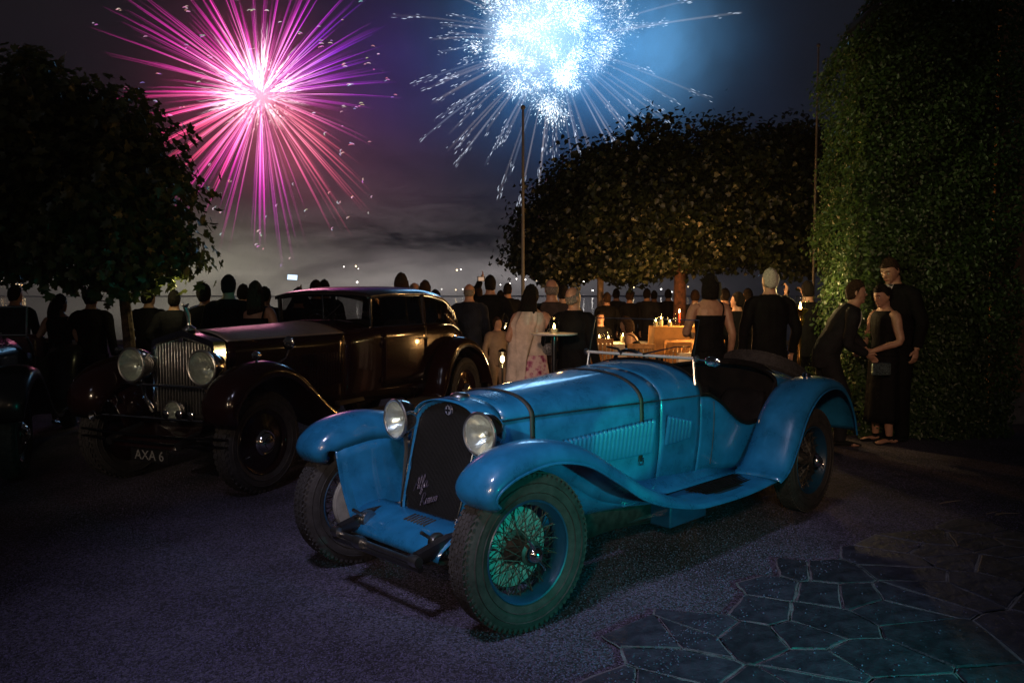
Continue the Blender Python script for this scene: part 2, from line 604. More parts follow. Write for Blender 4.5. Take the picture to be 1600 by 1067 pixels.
# loose gravel stones near the camera
N = 62000
py = rng.uniform(690, 1105, N); px = rng.uniform(-60, 1660, N)
rr_ = np.stack([(px - PCX) / FPX, np.cos(PITCH) - np.sin(PITCH) * (py - PCY) / FPX, -np.sin(PITCH) - np.cos(PITCH) * (py - PCY) / FPX], 1)
P0 = np.array(EYE)[None] + rr_ * ((0.0 - 1.62) / rr_[:, 2])[:, None]
def edge_dist(x, y):
    return min(math.hypot(x - (a[0] + (b[0]-a[0])*t), y - (a[1] + (b[1]-a[1])*t)) for a, b in zip(TERR[:8], TERR[1:9]) for t in (0, .2, .4, .6, .8))
ins = np.array([in_poly(x, y, TERR) for x, y in P0[:, :2]])
keep = ~ins
for k in np.nonzero(ins)[0]:
    if rng.random() < (.03 if edge_dist(P0[k, 0], P0[k, 1]) > .22 else .28): keep[k] = True
P0[ins, 2] = .020
P0 = P0[keep]
N = len(P0)
octv = np.array([(1, 0, 0), (-1, 0, 0), (0, 1, 0), (0, -1, 0), (0, 0, 1), (0, 0, -1)], float)
octf = [(0, 2, 4), (2, 1, 4), (1, 3, 4), (3, 0, 4), (2, 0, 5), (1, 2, 5), (3, 1, 5), (0, 3, 5)]
sz = rng.uniform(.0028, .0075, (N, 1, 1)) * rng.uniform(.6, 1.25, (N, 6, 1))
ang = rng.uniform(0, 2*PI, N)
V = octv[None] * sz * np.array([1, .8, .65])
c_, s_ = np.cos(ang)[:, None], np.sin(ang)[:, None]
V = np.stack([V[..., 0]*c_ - V[..., 1]*s_, V[..., 0]*s_ + V[..., 1]*c_, V[..., 2]], 2) + P0[:, None, :] + np.array([0, 0, .002])
GST = mat('gravel_stone', (.150, .126, .255), rough=.8, col2=(.008, .007, .015), scale=160, var=.2)
tag(obj('gravel', npmesh('gravel', V.reshape(-1, 3), 6, GST, F=octf)), 'loose grey gravel covering the parking court', None, kind='stuff')

# twigs and dry leaves lying on the gravel at the right
TWIG = mat('dry_twig', (.20, .16, .13), rough=.8)
for i, (px_, py_, lab) in enumerate([(1465, 786, 'dry twig lying on the gravel short of the hedge'), (1555, 806, 'longer forked dry twig on the gravel nearer the wall')]):
    p = ground_at(px_, py_)
    t = MB()
    for k in range(3 + i):
        a = r5.uniform(-.5, .5)
        L = r5.uniform(.08, .2)
        q = Vector((r5.uniform(-.08, .08), r5.uniform(-.05, .05), .008))
        t.tube([q, q + Vector((L*.5*math.cos(a), L*.5*math.sin(a), .012)), q + Vector((L*math.cos(a+.3), L*math.sin(a+.3), .004))], [.004, .003, .0015], 5)
    tag(t.build('twig', TWIG, loc=p), lab, 'twig')

# lake, far shore
WATER = mat('lake_water', (.010, .013, .018), rough=.07, var=.1, bump=.03, bscale=.6)
tag(MB().add([(-2500, 27.01, -1.0), (2500, 27.01, -1.0), (2500, 2650, -1.0), (-2500, 2650, -1.0)], [(0, 1, 2, 3)]).build('lake', WATER, smooth=False), kind='structure')
HILL = mat('far_hills', (.10, .10, .10), rough=1, var=.3, scale=.004)
rows = []
hr = random.Random(4)
xs = [(-1800 + 3600 * i / 90) for i in range(91)]
hh = [.5 + 1.5 * (0.5 + .5 * math.sin(x * .0021 + 1.0)) + .6 * math.sin(x * .0067) + .4 * math.sin(x * .021) + hr.uniform(-.5, .5) for x in xs]
rows = [[(x, 1700, -1) for x in xs], [(x, 1860, h * .55) for x, h in zip(xs, hh)], [(x, 2100, h) for x, h in zip(xs, hh)], [(x, 2600, h * .6) for x, h in zip(xs, hh)]]
tag(MB().grid(rows).build('hills', HILL), kind='structure')

# quay: pale coping along the water, with a low parapet
COPE = mat('quay_stone', (.22, .20, .18), rough=.8, var=.2, bump=.4)
tag(MB().box((0, 26.7, .06), (120, .6, .14)).build('quay', COPE, bevel=.01), kind='structure')

# lights of the town across the lake
TL = [emat('town_lamp_warm', (1, .72, .38), 9), emat('town_lamp_white', (1, .93, .85), 12), emat('town_lamp_amber', (1, .5, .16), 7)]
def town_light(px_, py_, r, m, lab):
    p = at(px_, py_, 1690)
    o = MB().ball((0, 0, 0), r, 8, 6).build('town_light', m, loc=p)
    return tag(o, lab, 'light', 'lights on the far shore of the lake')
far = [(556, 416, 1.6), (537, 417, 1.1), (558, 441, 1.9), (714, 422, 1.6), (720, 421, 1.0), (805, 415, 1.5), (822, 421, 1.0), (807, 436, 1.2), (821, 437, 1.2), (838, 438, 1.2), (782, 445, 1.0), (797, 443, 1.0), (712, 453, 1.1), (690, 452, .8), (723, 452, .8), (752, 452, .8), (912, 440, 1.4), (926, 454, 1.5), (990, 449, 1.6), (1033, 452, 1.4), (1050, 456, 1.0), (1075, 448, 1.0), (560, 420, .8), (640, 455, .8)]
for i, (a, b, r) in enumerate(far):
    town_light(a, b, r * 1.05, TL[1] if i % 3 else TL[0], 'tiny bright light on the dark far shore of the lake')
for i in range(11):
    o = town_light(2 + i * 3.6 + rnd.uniform(-1, 1), 440 + i * .8 + rnd.uniform(-2, 2), rnd.uniform(1.0, 1.9), TL[2] if i % 2 else TL[0], 'small golden lamp in the row behind the tree foliage')
    o['group'] = 'golden lamps along the shore behind the tree'

# ================================================================== FIREWORKS
def glow_mat(name, power=1.6, strength=1.0):
    m = bpy.data.materials.new(name)
    m.use_nodes = True
    nt = m.node_tree
    nt.nodes.clear()
    at_ = nt.nodes.new('ShaderNodeAttribute'); at_.attribute_name = 'Col'
    lw = nt.nodes.new('ShaderNodeLayerWeight'); lw.inputs['Blend'].default_value = .5
    s1 = nt.nodes.new('ShaderNodeMath'); s1.operation = 'SUBTRACT'; s1.inputs[0].default_value = 1
    nt.links.new(lw.outputs['Facing'], s1.inputs[1])
    p1 = nt.nodes.new('ShaderNodeMath'); p1.operation = 'POWER'; p1.inputs[1].default_value = power
    nt.links.new(s1.outputs[0], p1.inputs[0])
    p2 = nt.nodes.new('ShaderNodeMath'); p2.operation = 'MULTIPLY'; p2.inputs[1].default_value = strength
    nt.links.new(p1.outputs[0], p2.inputs[0])
    e = nt.nodes.new('ShaderNodeEmission')
    nt.links.new(at_.outputs['Color'], e.inputs['Color'])
    nt.links.new(p2.outputs[0], e.inputs['Strength'])
    t = nt.nodes.new('ShaderNodeBsdfTransparent')
    a = nt.nodes.new('ShaderNodeAddShader')
    nt.links.new(e.outputs[0], a.inputs[0]); nt.links.new(t.outputs[0], a.inputs[1])
    o = nt.nodes.new('ShaderNodeOutputMaterial')
    nt.links.new(a.outputs[0], o.inputs['Surface'])
    m.cycles.emission_sampling = 'NONE'
    return m
GLOW = glow_mat('burning_trail', 1.4, 1.0)
SMOKEGLOW = glow_mat('lit_core', 2.2, 1.0)

class CB(MB):
    """mesh builder whose vertices carry the colour they burn in"""
    def __init__(s): super().__init__(); s.c = []
    def ctube(s, pts, rs, cols, n=6):
        k = len(s.v)
        s.tube(pts, rs, n, caps=False)
        for i in range(len(pts)): s.c.extend([cols[i]] * n)
        return s
    def cball(s, c, r, col, n=14, m=9):
        k = len(s.v)
        s.ball(c, r, n, m)
        s.c.extend([col] * (len(s.v) - k))
        return s
    def cbuild(s, name, m, parent):
        me = s.mesh(name, m, angle=180)
        a = me.color_attributes.new('Col', 'FLOAT_COLOR', 'POINT')
        a.data.foreach_set('color', np.array([(*c, 1.0) for c in s.c], np.float32).ravel())
        o = obj(name, me, parent)
        return o
def lerp3(a, b, t): return tuple(x + (y - x) * t for x, y in zip(a, b))
fr = random.Random(33)
DP = 250.0
U = DP / FPX                     # metres per photograph pixel at the burst
pink = thing('firework', 'huge pink and magenta firework bursting above the leafy tree', 'firework', at(408, 150, DP))
def pink_col(th):
    d = math.degrees(th) % 360          # 0 = right, 90 = up
    table = [(0, (.30, .015, .30)), (35, (.16, .008, .42)), (70, (.42, .015, .34)), (110, (.60, .02, .30)), (150, (.52, .02, .30)), (185, (.62, .03, .20)), (215, (.70, .05, .14)), (245, (.50, .02, .26)), (275, (.38, .015, .32)), (300, (.62, .07, .16)), (330, (.60, .08, .14)), (360, (.30, .015, .30))]
    for (a, ca_), (b, cb_) in zip(table, table[1:]):
        if a <= d <= b: return lerp3(ca_, cb_, (d - a) / (b - a))
tips = []
for k in range(200):
    th = 2*PI * (k + fr.uniform(-.45, .45)) / 200
    el = fr.uniform(-.75, .75)
    d = Vector((math.cos(th) * math.cos(el), math.sin(el), math.sin(th) * math.cos(el)))
    down = max(0, -math.sin(th))
    Lpx = fr.choice([fr.uniform(120, 190), fr.uniform(165, 235), fr.uniform(195, 250)]) * (1 + .08 * down)
    if -35 < (math.degrees(th) + 180) % 360 - 180 < 10: Lpx *= .72
    L = Lpx * U / max(.72, math.cos(el))
    L = min(L, 262 * U)
    w = fr.uniform(1.2, 3.2) * U
    tips.append(d * (L * fr.uniform(.86, 1.02)) + Vector((0, 0, -.05 * L)))
    col = pink_col(th)
    br = fr.uniform(.22, .80) * (.55 if 280 < math.degrees(th) % 360 < 360 else 1)
    cb = CB()
    ts = [.06, .15, .3, .45, .6, .75, .88, 1.0]
    sag = -.075 * L
    pts = [d * (L * t) + Vector((0, 0, sag * t * t)) for t in ts]
    prof = [.45, .7, .95, 1.0, .95, .8, .55, .12]
    fall = [.35, .7, 1.0, .95, .75, .5, .26, .0]
    cols = [tuple(c * br * f * .30 for c in lerp3((1, .3, .5), col, min(1, .65 + t * 1.8))) for t, f in zip(ts, fall)]
    cb.ctube(pts, [w * p for p in prof], cols, 8)
    x, y, _ = frame_along(d)
    for q in range(5):
        off = x * fr.uniform(-.8, .8) * w + y * fr.uniform(-.8, .8) * w
        t0, t1 = fr.uniform(.12, .4), fr.uniform(.6, 1.02)
        pp, cc, rr = [], [], []
        for j in range(12):
            t = t0 + (t1 - t0) * j / 11
            pp.append(d * (L * t) + Vector((0, 0, sag * t * t)) + off * min(1, t * 1.6) + (x * fr.uniform(-1, 1) + y * fr.uniform(-1, 1)) * .05)
            rr.append(.105 * (1 - abs(j / 5.5 - 1) ** 2 * .8) + .02)
            cc.append(tuple(c * br * (1.25 - t) * .9 for c in lerp3((1, .4, .55), col, min(1, t * 1.7))))
        cb.ctube(pp, rr, cc, 4)
    cb.cbuild('streak', GLOW, pink)
core = CB()
for k in range(260):
    th = 2*PI * (fr.randrange(31) + fr.gauss(0, .15)) / 31
    el = fr.gauss(0, .5)
    d = Vector((math.cos(th) * math.cos(el), math.sin(el), math.sin(th) * math.cos(el)))
    bias = 1.0 + .28 * math.cos(th - R(120))
    L = fr.uniform(50, 100) * U * bias
    s0 = fr.uniform(8, 55) * U
    dn = math.sin(th) < -.35
    base = (1, .42, .38) if dn else (1, .62, .80)
    st = fr.uniform(.25, .95) * (.42 if dn or (math.cos(th) > .35 and math.sin(th) < .25) else 1)
    x, y, _ = frame_along(d)
    pp, rr, cc = [], [], []
    for j in range(11):
        t = j / 10
        pp.append(d * (s0 + (L - s0) * t) + (x * fr.uniform(-1, 1) + y * fr.uniform(-1, 1)) * .22)
        rr.append(fr.uniform(.10, .42) * (1 - .75 * t ** 3))
        f = (1.15 - t) * st
        cc.append(tuple(c * f for c in lerp3((1, .80, .88), base, t)))
    core.ctube(pp, rr, cc, 5)
core.cbuild('core', GLOW, pink)
gl = CB()
gl.cball((-2.2, 0, 3.0), 17, (.12, .03, .055))
gl.cball((0, 0, 0), 5, (.35, .18, .24))
gl.cball((-4, 3, 5), 10, (.22, .10, .14))
gl.cball((4, 4, -11), 16, (.055, .012, .014))
gl.cball((-2, 0, -2), 30, (.022, .003, .007))
gl.cbuild('glowing_smoke', SMOKEGLOW, pink)
def hook(cb, p, s, col, a0, n=6):
    pp, rr = [], []
    for j in range(n):
        t = j / (n - 1)
        a = a0 + 1.9 * t
        pp.append(p + Vector((math.cos(a) * s, fr.uniform(-.1, .1), math.sin(a) * s * .6)))
        rr.append(.17 * math.sin(PI * (t * .9 + .05)) + .03)
    cb.ctube(pp, rr, [col] * n, 4)
sp = CB()
for p in tips[::2]:
    th = math.atan2(p.z, p.x)
    for q in range(fr.choice([1, 2, 2, 3])):
        hook(sp, p + Vector((fr.uniform(-.6, .6), 0, fr.uniform(-.6, .6))), fr.uniform(.4, 1.0), tuple(fr.uniform(.12, .5) * c for c in (1, .72, .85)), fr.uniform(.2, 1.2) if math.sin(th) > -.5 else fr.uniform(1.4, 2.4))
tag(sp.cbuild('spark', GLOW, pink), kind='stuff')

# the blue-white crackling burst
DB = 240.0
U2 = DB / FPX
blue = thing('firework', 'brilliant white and blue crackling firework over the lake, beside the pink one', 'firework', at(865, 68, DB))
F_OCT = octf
clumps = []
for k in range(84):
    while True:
        p = Vector((fr.uniform(-1, 1), fr.uniform(-1, 1), fr.uniform(-1, 1)))
        if p.length < 1: break
    q = Vector((p.x * 120, p.y * 100, p.z * 112)) * U2
    if q.x > 20 * U2 and q.z < -35 * U2 and fr.random() < .75: continue
    clumps.append((q, fr.uniform(8, 24) * U2, 1.0 if q.x < 40 * U2 else .6))
VV, CC = [], []
for (q, r, b) in clumps:
    n = int(190 * (r / (18 * U2)) ** 2)
    for j in range(n):
        o_ = Vector((fr.gauss(0, .5), fr.gauss(0, .5), fr.gauss(0, .5))) * r
        d = (o_ + q * .15 + Vector((fr.uniform(-1, 1), fr.uniform(-1, 1), fr.uniform(-1, 1))) * r * .5).normalized()
        x, y, d = frame_along(d)
        L, w = fr.uniform(.22, .68), fr.uniform(.05, .125)
        M3 = np.array([x * w, y * w, d * L])
        VV.append(octv @ M3 + np.array(q + o_))
        f = fr.choice([.25, .5, .9, 1.5]) * b
        CC.append(tuple(c * f for c in lerp3((.50, .80, 1.0), (1, .96, .93), fr.random() ** .6 if o_.length < r else .2)))
me = npmesh('crackle', np.concatenate(VV), 6, GLOW, F=octf)
a = me.color_attributes.new('Col', 'FLOAT_COLOR', 'POINT')
a.data.foreach_set('color', np.repeat(np.array([(*c, 1.0) for c in CC], np.float32), 6, axis=0).ravel())
tag(obj('crackle', me, blue), kind='stuff')
gl = CB()
for (q, r, b) in clumps:
    gl.cball(q, r * 1.15, tuple(c * b * .032 for c in (.60, .84, 1.0)), 10, 7)
gl.cball((-2, 0, 1), 21, (.09, .17, .26))
gl.cball((-6, 0, 3), 16, (.20, .23, .25))
gl.cbuild('glowing_smoke', SMOKEGLOW, blue)
trails = []
for k in range(74):
    th = fr.uniform(PI * .80, PI * 1.72) if k < 50 else fr.choice([fr.uniform(-.40, .32), fr.uniform(PI * .55, PI * .85), fr.uniform(-1.1, -.45)])
    el = fr.uniform(-.45, .45)
    d = Vector((math.cos(th) * math.cos(el), math.sin(el), math.sin(th) * math.cos(el)))
    L = fr.uniform(150, 272) * U2
    if math.cos(th) > .5: L *= 1.05
    cb = CB()
    x, y, _ = frame_along(d)
    sag = -fr.uniform(.04, .12) * L
    def P(t): return d * (L * t) + Vector((0, 0, sag * t ** 2.2))
    ts = [.28 + .72 * j / 9 for j in range(10)]
    tb = fr.uniform(.06, .16)
    tcol = fr.choice([(.50, .42, .38), (.36, .42, .55), (.45, .40, .42)])
    cb.ctube([P(t) for t in ts], [.16 + .26 * t for t in ts], [tuple(c * tb * math.sin(PI * (.1 + .85 * (j / 9))) for c in tcol) for j, t in enumerate(ts)], 6)
    t0 = fr.uniform(.70, .86)
    for q in range(fr.choice([6, 10, 14])):
        t = t0 + (1.0 - t0) * fr.random()
        o_ = (x * fr.uniform(-.8, .8) + y * fr.uniform(-.8, .8))
        l_ = fr.uniform(.006, .02)
        f = fr.uniform(.2, .8)
        cc = tuple(c * f for c in (.74, .84, 1.0))
        cb.ctube([P(t) + o_, P(t + l_) + o_ * 1.1, P(t + 2 * l_) + o_], [.03, .10, .02], [cc] * 3, 4)
    cb.cbuild('streak', GLOW, blue)

# ================================================================== FOLIAGE
def half_leaf(pts):
    """leaf folded along its midrib; pts: (x, y) of the outline of one side from base to tip"""
    n = len(pts)
    v = [(0, 0, 0)] + [(x, y, .22 * abs(x)) for x, y in pts[1:-1]] + [(0, pts[-1][1], -.05)] + [(-x, y, .22 * abs(x)) for x, y in pts[1:-1]]
    k = n - 2
    return np.array(v, float), [tuple([0] + list(range(1, k + 2))), tuple([0, k + 1] + list(range(2 * k + 1, k + 1, -1)))]
LOBED = half_leaf([(0, 0), (.30, -.08), (.52, .22), (.28, .36), (.42, .66), (.16, .66), (0, 1.0)])
BROAD = half_leaf([(0, 0), (.36, .10), (.46, .42), (.20, .66), (0, 1.0)])
OVAL = half_leaf([(0, 0), (.26, .22), (.32, .5), (.18, .82), (0, 1.0)])
def rand_basis(D, spread):
    """rows of random frames: leaf normal near D, leaf tip drooping"""
    n = len(D)
    nrm = D + rng.normal(0, spread, (n, 3))
    nrm /= np.linalg.norm(nrm, axis=1)[:, None]
    tip = rng.normal(0, .8, (n, 3)) + np.array([0, 0, -.7])
    tip -= nrm * np.sum(tip * nrm, 1)[:, None]
    tip /= np.linalg.norm(tip, axis=1)[:, None] + 1e-9
    side = np.cross(tip, nrm)
    return side, tip, nrm
def leaves_np(P, D, size, tmpl, spread=.6):
    side, tip, nrm = rand_basis(D, spread)
    T = tmpl[0]
    s = size[:, None, None]
    return (P[:, None, :] + s * (T[None, :, 0:1] * side[:, None] + T[None, :, 1:2] * tip[:, None] + T[None, :, 2:3] * nrm[:, None])).reshape(-1, 3)
def leafmat(name, c, c2, scale=1.2, trans=.25):
    m = mat(name, c, rough=.42, col2=c2, scale=scale, objrand=.3)
    b = m.node_tree.nodes['Principled BSDF']
    nt = m.node_tree
    tl_ = nt.nodes.new('ShaderNodeBsdfTranslucent')
    tl_.inputs['Color'].default_value = (*[min(1, k * 2.6) for k in c], 1)
    mx_ = nt.nodes.new('ShaderNodeMixShader')
    mx_.inputs[0].default_value = trans
    o_ = nt.nodes['Material Output']
    nt.links.new(b.outputs[0], mx_.inputs[1]); nt.links.new(tl_.outputs[0], mx_.inputs[2])
    nt.links.new(mx_.outputs[0], o_.inputs['Surface'])
    return m
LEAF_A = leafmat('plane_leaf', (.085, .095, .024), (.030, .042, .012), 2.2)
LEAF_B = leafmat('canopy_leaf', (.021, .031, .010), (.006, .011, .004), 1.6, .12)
LEAF_H = leafmat('hedge_leaf', (.055, .100, .026), (.016, .034, .010), 5)
BARK = mat('bark', (.22, .15, .10), rough=.9, var=.35, scale=12, bump=.8, bscale=25)
BARKD = mat('reddish_bark', (.10, .040, .024), rough=.9, var=.35, scale=10, bump=.8, bscale=25)

def crown_points(ells, nclump, per, csize, r, box=0):
    """clumps on and in the shell of several ellipsoids: points and outward directions"""
    P, D = [], []
    w = np.array([e[3] * e[4] * e[5] for e in ells]) ** (2/3)
    w = w / w.sum()
    for k in range(nclump):
        e = ells[r.choice(len(ells), p=w)]
        d = r.normal(0, 1, 3); d /= np.linalg.norm(d)
        if box: d = d / (np.sum(np.abs(d) ** box) ** (1 / box))
        rad = r.uniform(.62, 1.03) if r.random() < .75 else r.uniform(.1, .7)
        c = np.array(e[:3]) + d * np.array(e[3:6]) * rad
        n = int(per * r.uniform(.5, 1.4))
        q = r.normal(0, 1, (n, 3)) * csize * np.array([1, 1, .62]) * r.uniform(.7, 1.3)
        P.append(c + q)
        D.append(np.tile(d * .7 + np.array([0, 0, .55]), (n, 1)) + q / csize * .25)
    return np.concatenate(P), np.concatenate(D)

# left tree: short plane tree hanging over the parked cars
t_base = Vector((-4.62, 9.55, 0))
lt = thing('plane_tree', 'dark broad-leaved tree behind the maroon saloon, branches hanging low', 'tree', t_base)
tb = MB()
tb.tube(smooth_path([(0, 0, -.05), (.02, .02, .8), (-.03, .03, 1.5), (-.12, .05, 2.1), (-.5, .1, 2.9), (-.8, .1, 3.8)], 14), list(np.linspace(.085, .03, 14)), 9)
tb.lathe([(.14, -.02), (.105, .06), (.09, .2)], 9)
for (a, b, c) in [((-.1, .05, 2.0), (.25, .1, 2.4), (.45, .0, 2.5)), ((-.1, .05, 2.1), (-1.0, .2, 2.5), (-2.2, .3, 2.4)), ((-.3, .08, 2.5), (-.2, .3, 3.1), (-.2, .4, 3.6)), ((-.3, .08, 2.6), (-.6, -.4, 3.3), (-.8, -.6, 4.1)), ((-.05, .03, 1.7), (.2, -.2, 1.95), (.4, -.3, 2.0)), ((-.1, .05, 1.9), (-.7, -.3, 2.2), (-1.4, -.4, 2.0))]:
    tb.tube(smooth_path([a, b, c], 7), list(np.linspace(.045, .012, 7)), 6)
tb.build('trunk', BARK, lt)
r7 = np.random.default_rng(5)
ells = [(-1.5, .1, 3.2, 1.75, 1.25, 1.25), (-.25, -.1, 2.75, 1.0, .95, .95), (-2.6, .2, 3.0, 1.5, 1.2, 1.1), (-.2, -.2, 2.15, .78, .7, .55), (-.75, .0, 3.6, .9, .9, .9), (.12, -.15, 2.05, .62, .6, .42), (-1.1, -.2, 2.25, .7, .8, .45), (.25, -.1, 2.75, .62, .7, .75), (.42, -.1, 2.2, .42, .5, .45), (-.1, 0, 3.35, .7, .8, .7)]
P, D = crown_points(ells, 980, 24, .15, r7)
ok = P[:, 2] > 1.45 + .25 * np.abs(np.sin(P[:, 0] * 3.1))
P, D = P[ok], D[ok]
szs = r7.uniform(.075, .150, len(P))
ordr = np.argsort(P[:, 0] - .15 * P[:, 1])[::-1]
single = ordr[:2500][::10][:250]
msk = np.ones(len(P), bool); msk[single] = False
tag(obj('foliage', npmesh('foliage', leaves_np(P[msk], D[msk], szs[msk], LOBED), len(LOBED[0]), LEAF_A, F=LOBED[1]), lt), kind='stuff')
leafm = []
for k in range(5):
    v = LOBED[0].copy(); v[:, 2] += .12 * np.sin(v[:, 1] * 3 + k) * .6; v[:, 0] *= 1 + .08 * (k - 2)
    leafm.append(npmesh('leaf', v, len(v), LEAF_A, F=LOBED[1]))
sd, tp, nm = rand_basis(D[single], .6)
for i, k in enumerate(single):
    o = bpy.data.objects.new('leaf', leafm[i % 5])
    COL.objects.link(o); o.parent = lt
    M = Matrix((Vector(sd[i]), Vector(tp[i]), Vector(nm[i]))).transposed().to_4x4()
    o.matrix_local = Matrix.Translation(Vector(P[k])) @ M @ Matrix.Scale(float(szs[k]), 4)

# right: two broad pleached trees roofing the dining terrace
def canopy_tree(loc, label, ells, ncl, per, seed, trunk_r, m_bark, h):
    t = thing('canopy_tree', label, 'tree', loc, group='clipped trees over the dining terrace')
    b = MB()
    b.lathe([(trunk_r * 1.4, -.03), (trunk_r * 1.1, .15), (trunk_r, .6), (trunk_r * .9, h), (trunk_r * .85, h + .5)], 12, caps=True)
    rr = random.Random(seed)
    for k in range(7):
        a = 2*PI*k/7 + rr.uniform(-.3, .3)
        b.tube(smooth_path([(0, 0, h * .98), (math.cos(a) * .5, math.sin(a) * .5 + .3, h + .5), (math.cos(a) * 1.3, math.sin(a) * .9 + .4, h + 1.0 + rr.uniform(0, .5))], 7), list(np.linspace(trunk_r * .5, .02, 7)), 6)
    b.build('trunk', m_bark, t)
    r = np.random.default_rng(seed)
    P, D = crown_points(ells, ncl, int(per * 1.35), .19, r, 3.6)
    ok = P[:, 2] > h - .12 + .22 * np.sin(P[:, 0] * 4.3 + seed)
    P, D = P[ok], D[ok]
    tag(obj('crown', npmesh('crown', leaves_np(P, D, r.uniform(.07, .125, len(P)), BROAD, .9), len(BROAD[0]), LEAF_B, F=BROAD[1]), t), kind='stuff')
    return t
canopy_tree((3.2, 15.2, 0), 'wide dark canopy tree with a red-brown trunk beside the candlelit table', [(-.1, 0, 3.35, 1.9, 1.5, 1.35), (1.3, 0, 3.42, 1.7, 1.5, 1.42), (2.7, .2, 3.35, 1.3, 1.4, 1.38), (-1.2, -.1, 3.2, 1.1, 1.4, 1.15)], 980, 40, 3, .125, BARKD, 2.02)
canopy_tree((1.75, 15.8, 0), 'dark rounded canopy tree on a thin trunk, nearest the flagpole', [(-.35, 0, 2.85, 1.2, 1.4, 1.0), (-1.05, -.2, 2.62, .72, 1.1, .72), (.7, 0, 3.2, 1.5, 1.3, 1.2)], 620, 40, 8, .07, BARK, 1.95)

# tall clipped hedge at the right
hx0, hx1, hy0, hy1, hz = 3.92, 5.72, 9.0, 10.15, 5.35
hd = thing('hedge', 'tall clipped evergreen hedge, its left edge catching golden light', 'hedge', (hx0, hy0, 0))
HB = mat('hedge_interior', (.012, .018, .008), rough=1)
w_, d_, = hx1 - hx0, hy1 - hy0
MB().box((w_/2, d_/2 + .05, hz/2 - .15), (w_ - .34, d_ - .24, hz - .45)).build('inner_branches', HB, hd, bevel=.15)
Nh = 64000
u = rng.uniform(0, 1, (Nh, 3))
face = rng.choice(3, Nh, p=[.62, .30, .08])
P = np.zeros((Nh, 3)); D = np.zeros((Nh, 3))
f0 = face == 0; f1 = face == 1; f2 = face == 2
P[f0] = np.stack([u[f0, 0] * w_, 0 * u[f0, 0], u[f0, 2] * hz], 1); D[f0] = (0, -1, .35)
P[f1] = np.stack([0 * u[f1, 0], u[f1, 1] * d_, u[f1, 2] * hz], 1); D[f1] = (-1, 0, .35)
P[f2] = np.stack([u[f2, 0] * w_, u[f2, 1] * d_, 0 * u[f2, 0] + hz], 1); D[f2] = (0, 0, 1)
lump = .05 * np.sin(P[:, 2] * 3.3 + P[:, 0] * 2.1) + .05 * np.sin(P[:, 2] * 7.1 - P[:, 0] * 5.3 + P[:, 1] * 4) + rng.normal(0, .055, Nh)
P += D * lump[:, None] * np.array([1, 1, .4])
sh = np.clip((hz - .95 - P[:, 2]), -9, 0)          # shoulder rounds towards the top left
P[:, 0] += np.where(P[:, 0] < .7, -sh * .55 * (1 - P[:, 0] / .7), 0)
ok = P[:, 2] > .02
P, D = P[ok], D[ok]
tag(obj('foliage', npmesh('foliage', leaves_np(P, D, rng.uniform(.028, .062, len(P)), OVAL, .55), len(OVAL[0]), LEAF_H, F=OVAL[1]), hd), kind='stuff')

# warm house wall beyond the hedge
WALL = mat('ochre_render', (.30, .17, .09), rough=.9, var=.15, bump=.2)
wl = tag(MB().box((6.65, 10.2, 3.2), (1.2, .3, 6.4)).build('house_wall', WALL), 'ochre rendered house wall showing past the hedge', 'wall')
MB().box((6.65, 10.02, .2), (1.2, .06, .4)).build('plinth', COPE, wl)

# flagpoles
PM = mat('painted_pole', (.15, .14, .13), rough=.5)
for (px_, Y, h, r, lab) in [(817, 13.0, 4.62, .026, 'slim pale flagpole standing before the lake beside the trees'), (1270.5, 13.5, 5.75, .022, 'slim pale flagpole half hidden behind the tall hedge')]:
    p = at(px_, 462, Y)
    f = thing('flagpole', lab, 'flagpole', (p.x, Y, 0))
    MB().lathe([(r * 1.25, 0), (r * 1.1, 1.2), (r, h * .6), (r * .7, h)], 10, caps=True).build('pole', PM, f)
    MB().ball((0, 0, h + .02), r * 1.5, 10, 6).build('finial', PM, f)
    MB().lathe([(.12, 0), (.12, .04), (r * 1.4, .07)], 12, caps=True).build('base', PM, f)
    MB().box((0, -r * 1.1, 1.25), (.02, .03, .12)).build('cleat', PM, f)

# night air over the lake: haze from the fireworks, round the camera and everything built
hzm = bpy.data.materials.new('haze')
hzm.use_nodes = True
hzm.node_tree.nodes.clear()
pv = hzm.node_tree.nodes.new('ShaderNodeVolumePrincipled')
pv.inputs['Color'].default_value = (.92, .88, .86, 1)
pv.inputs['Density'].default_value = .0004
pv.inputs['Anisotropy'].default_value = .0
ho = hzm.node_tree.nodes.new('ShaderNodeOutputMaterial')
hzm.node_tree.links.new(pv.outputs[0], ho.inputs['Volume'])
tag(MB().box((0, 1270, 84), (5300, 2840, 172)).build('haze', hzm, smooth=False), kind='stuff')

# ================================================================== CARS
BLUE = mat('blue_paint', (.010, .118, .275), rough=.32, var=.16, scale=5, coat=.75, bump=.035, bscale=150, rvar=.10, spec=.3)
BLUED = mat('blue_wheel_paint', (.005, .045, .11), rough=.4, coat=.2)
CHROME = mat('chrome', (.72, .70, .68), rough=.12, metal=1, var=.08)
STEEL = mat('dull_steel', (.42, .41, .40), rough=.32, metal=1, var=.2)
BLACKP = mat('black_paint', (.010, .010, .012), rough=.3, coat=.4)
IRON = mat('greasy_iron', (.030, .028, .028), rough=.5, var=.3, scale=20)
RUBBER = mat('tyre_rubber', (.026, .024, .026), rough=.8, var=.25, scale=18, bump=.15, bscale=60)
LEATHER = mat('dark_leather', (.006, .0045, .004), rough=.7, var=.3, bump=.2, spec=.12)
STRAP = mat('strap_leather', (.016, .012, .011), rough=.6, var=.3, scale=30)
ALU = mat('cast_aluminium', (.46, .46, .45), rough=.45, metal=.6, var=.15)
MESHB = mat('grille_black', (.012, .012, .014), rough=.4, metal=.5)
CLEAR = glass('clear_glass')
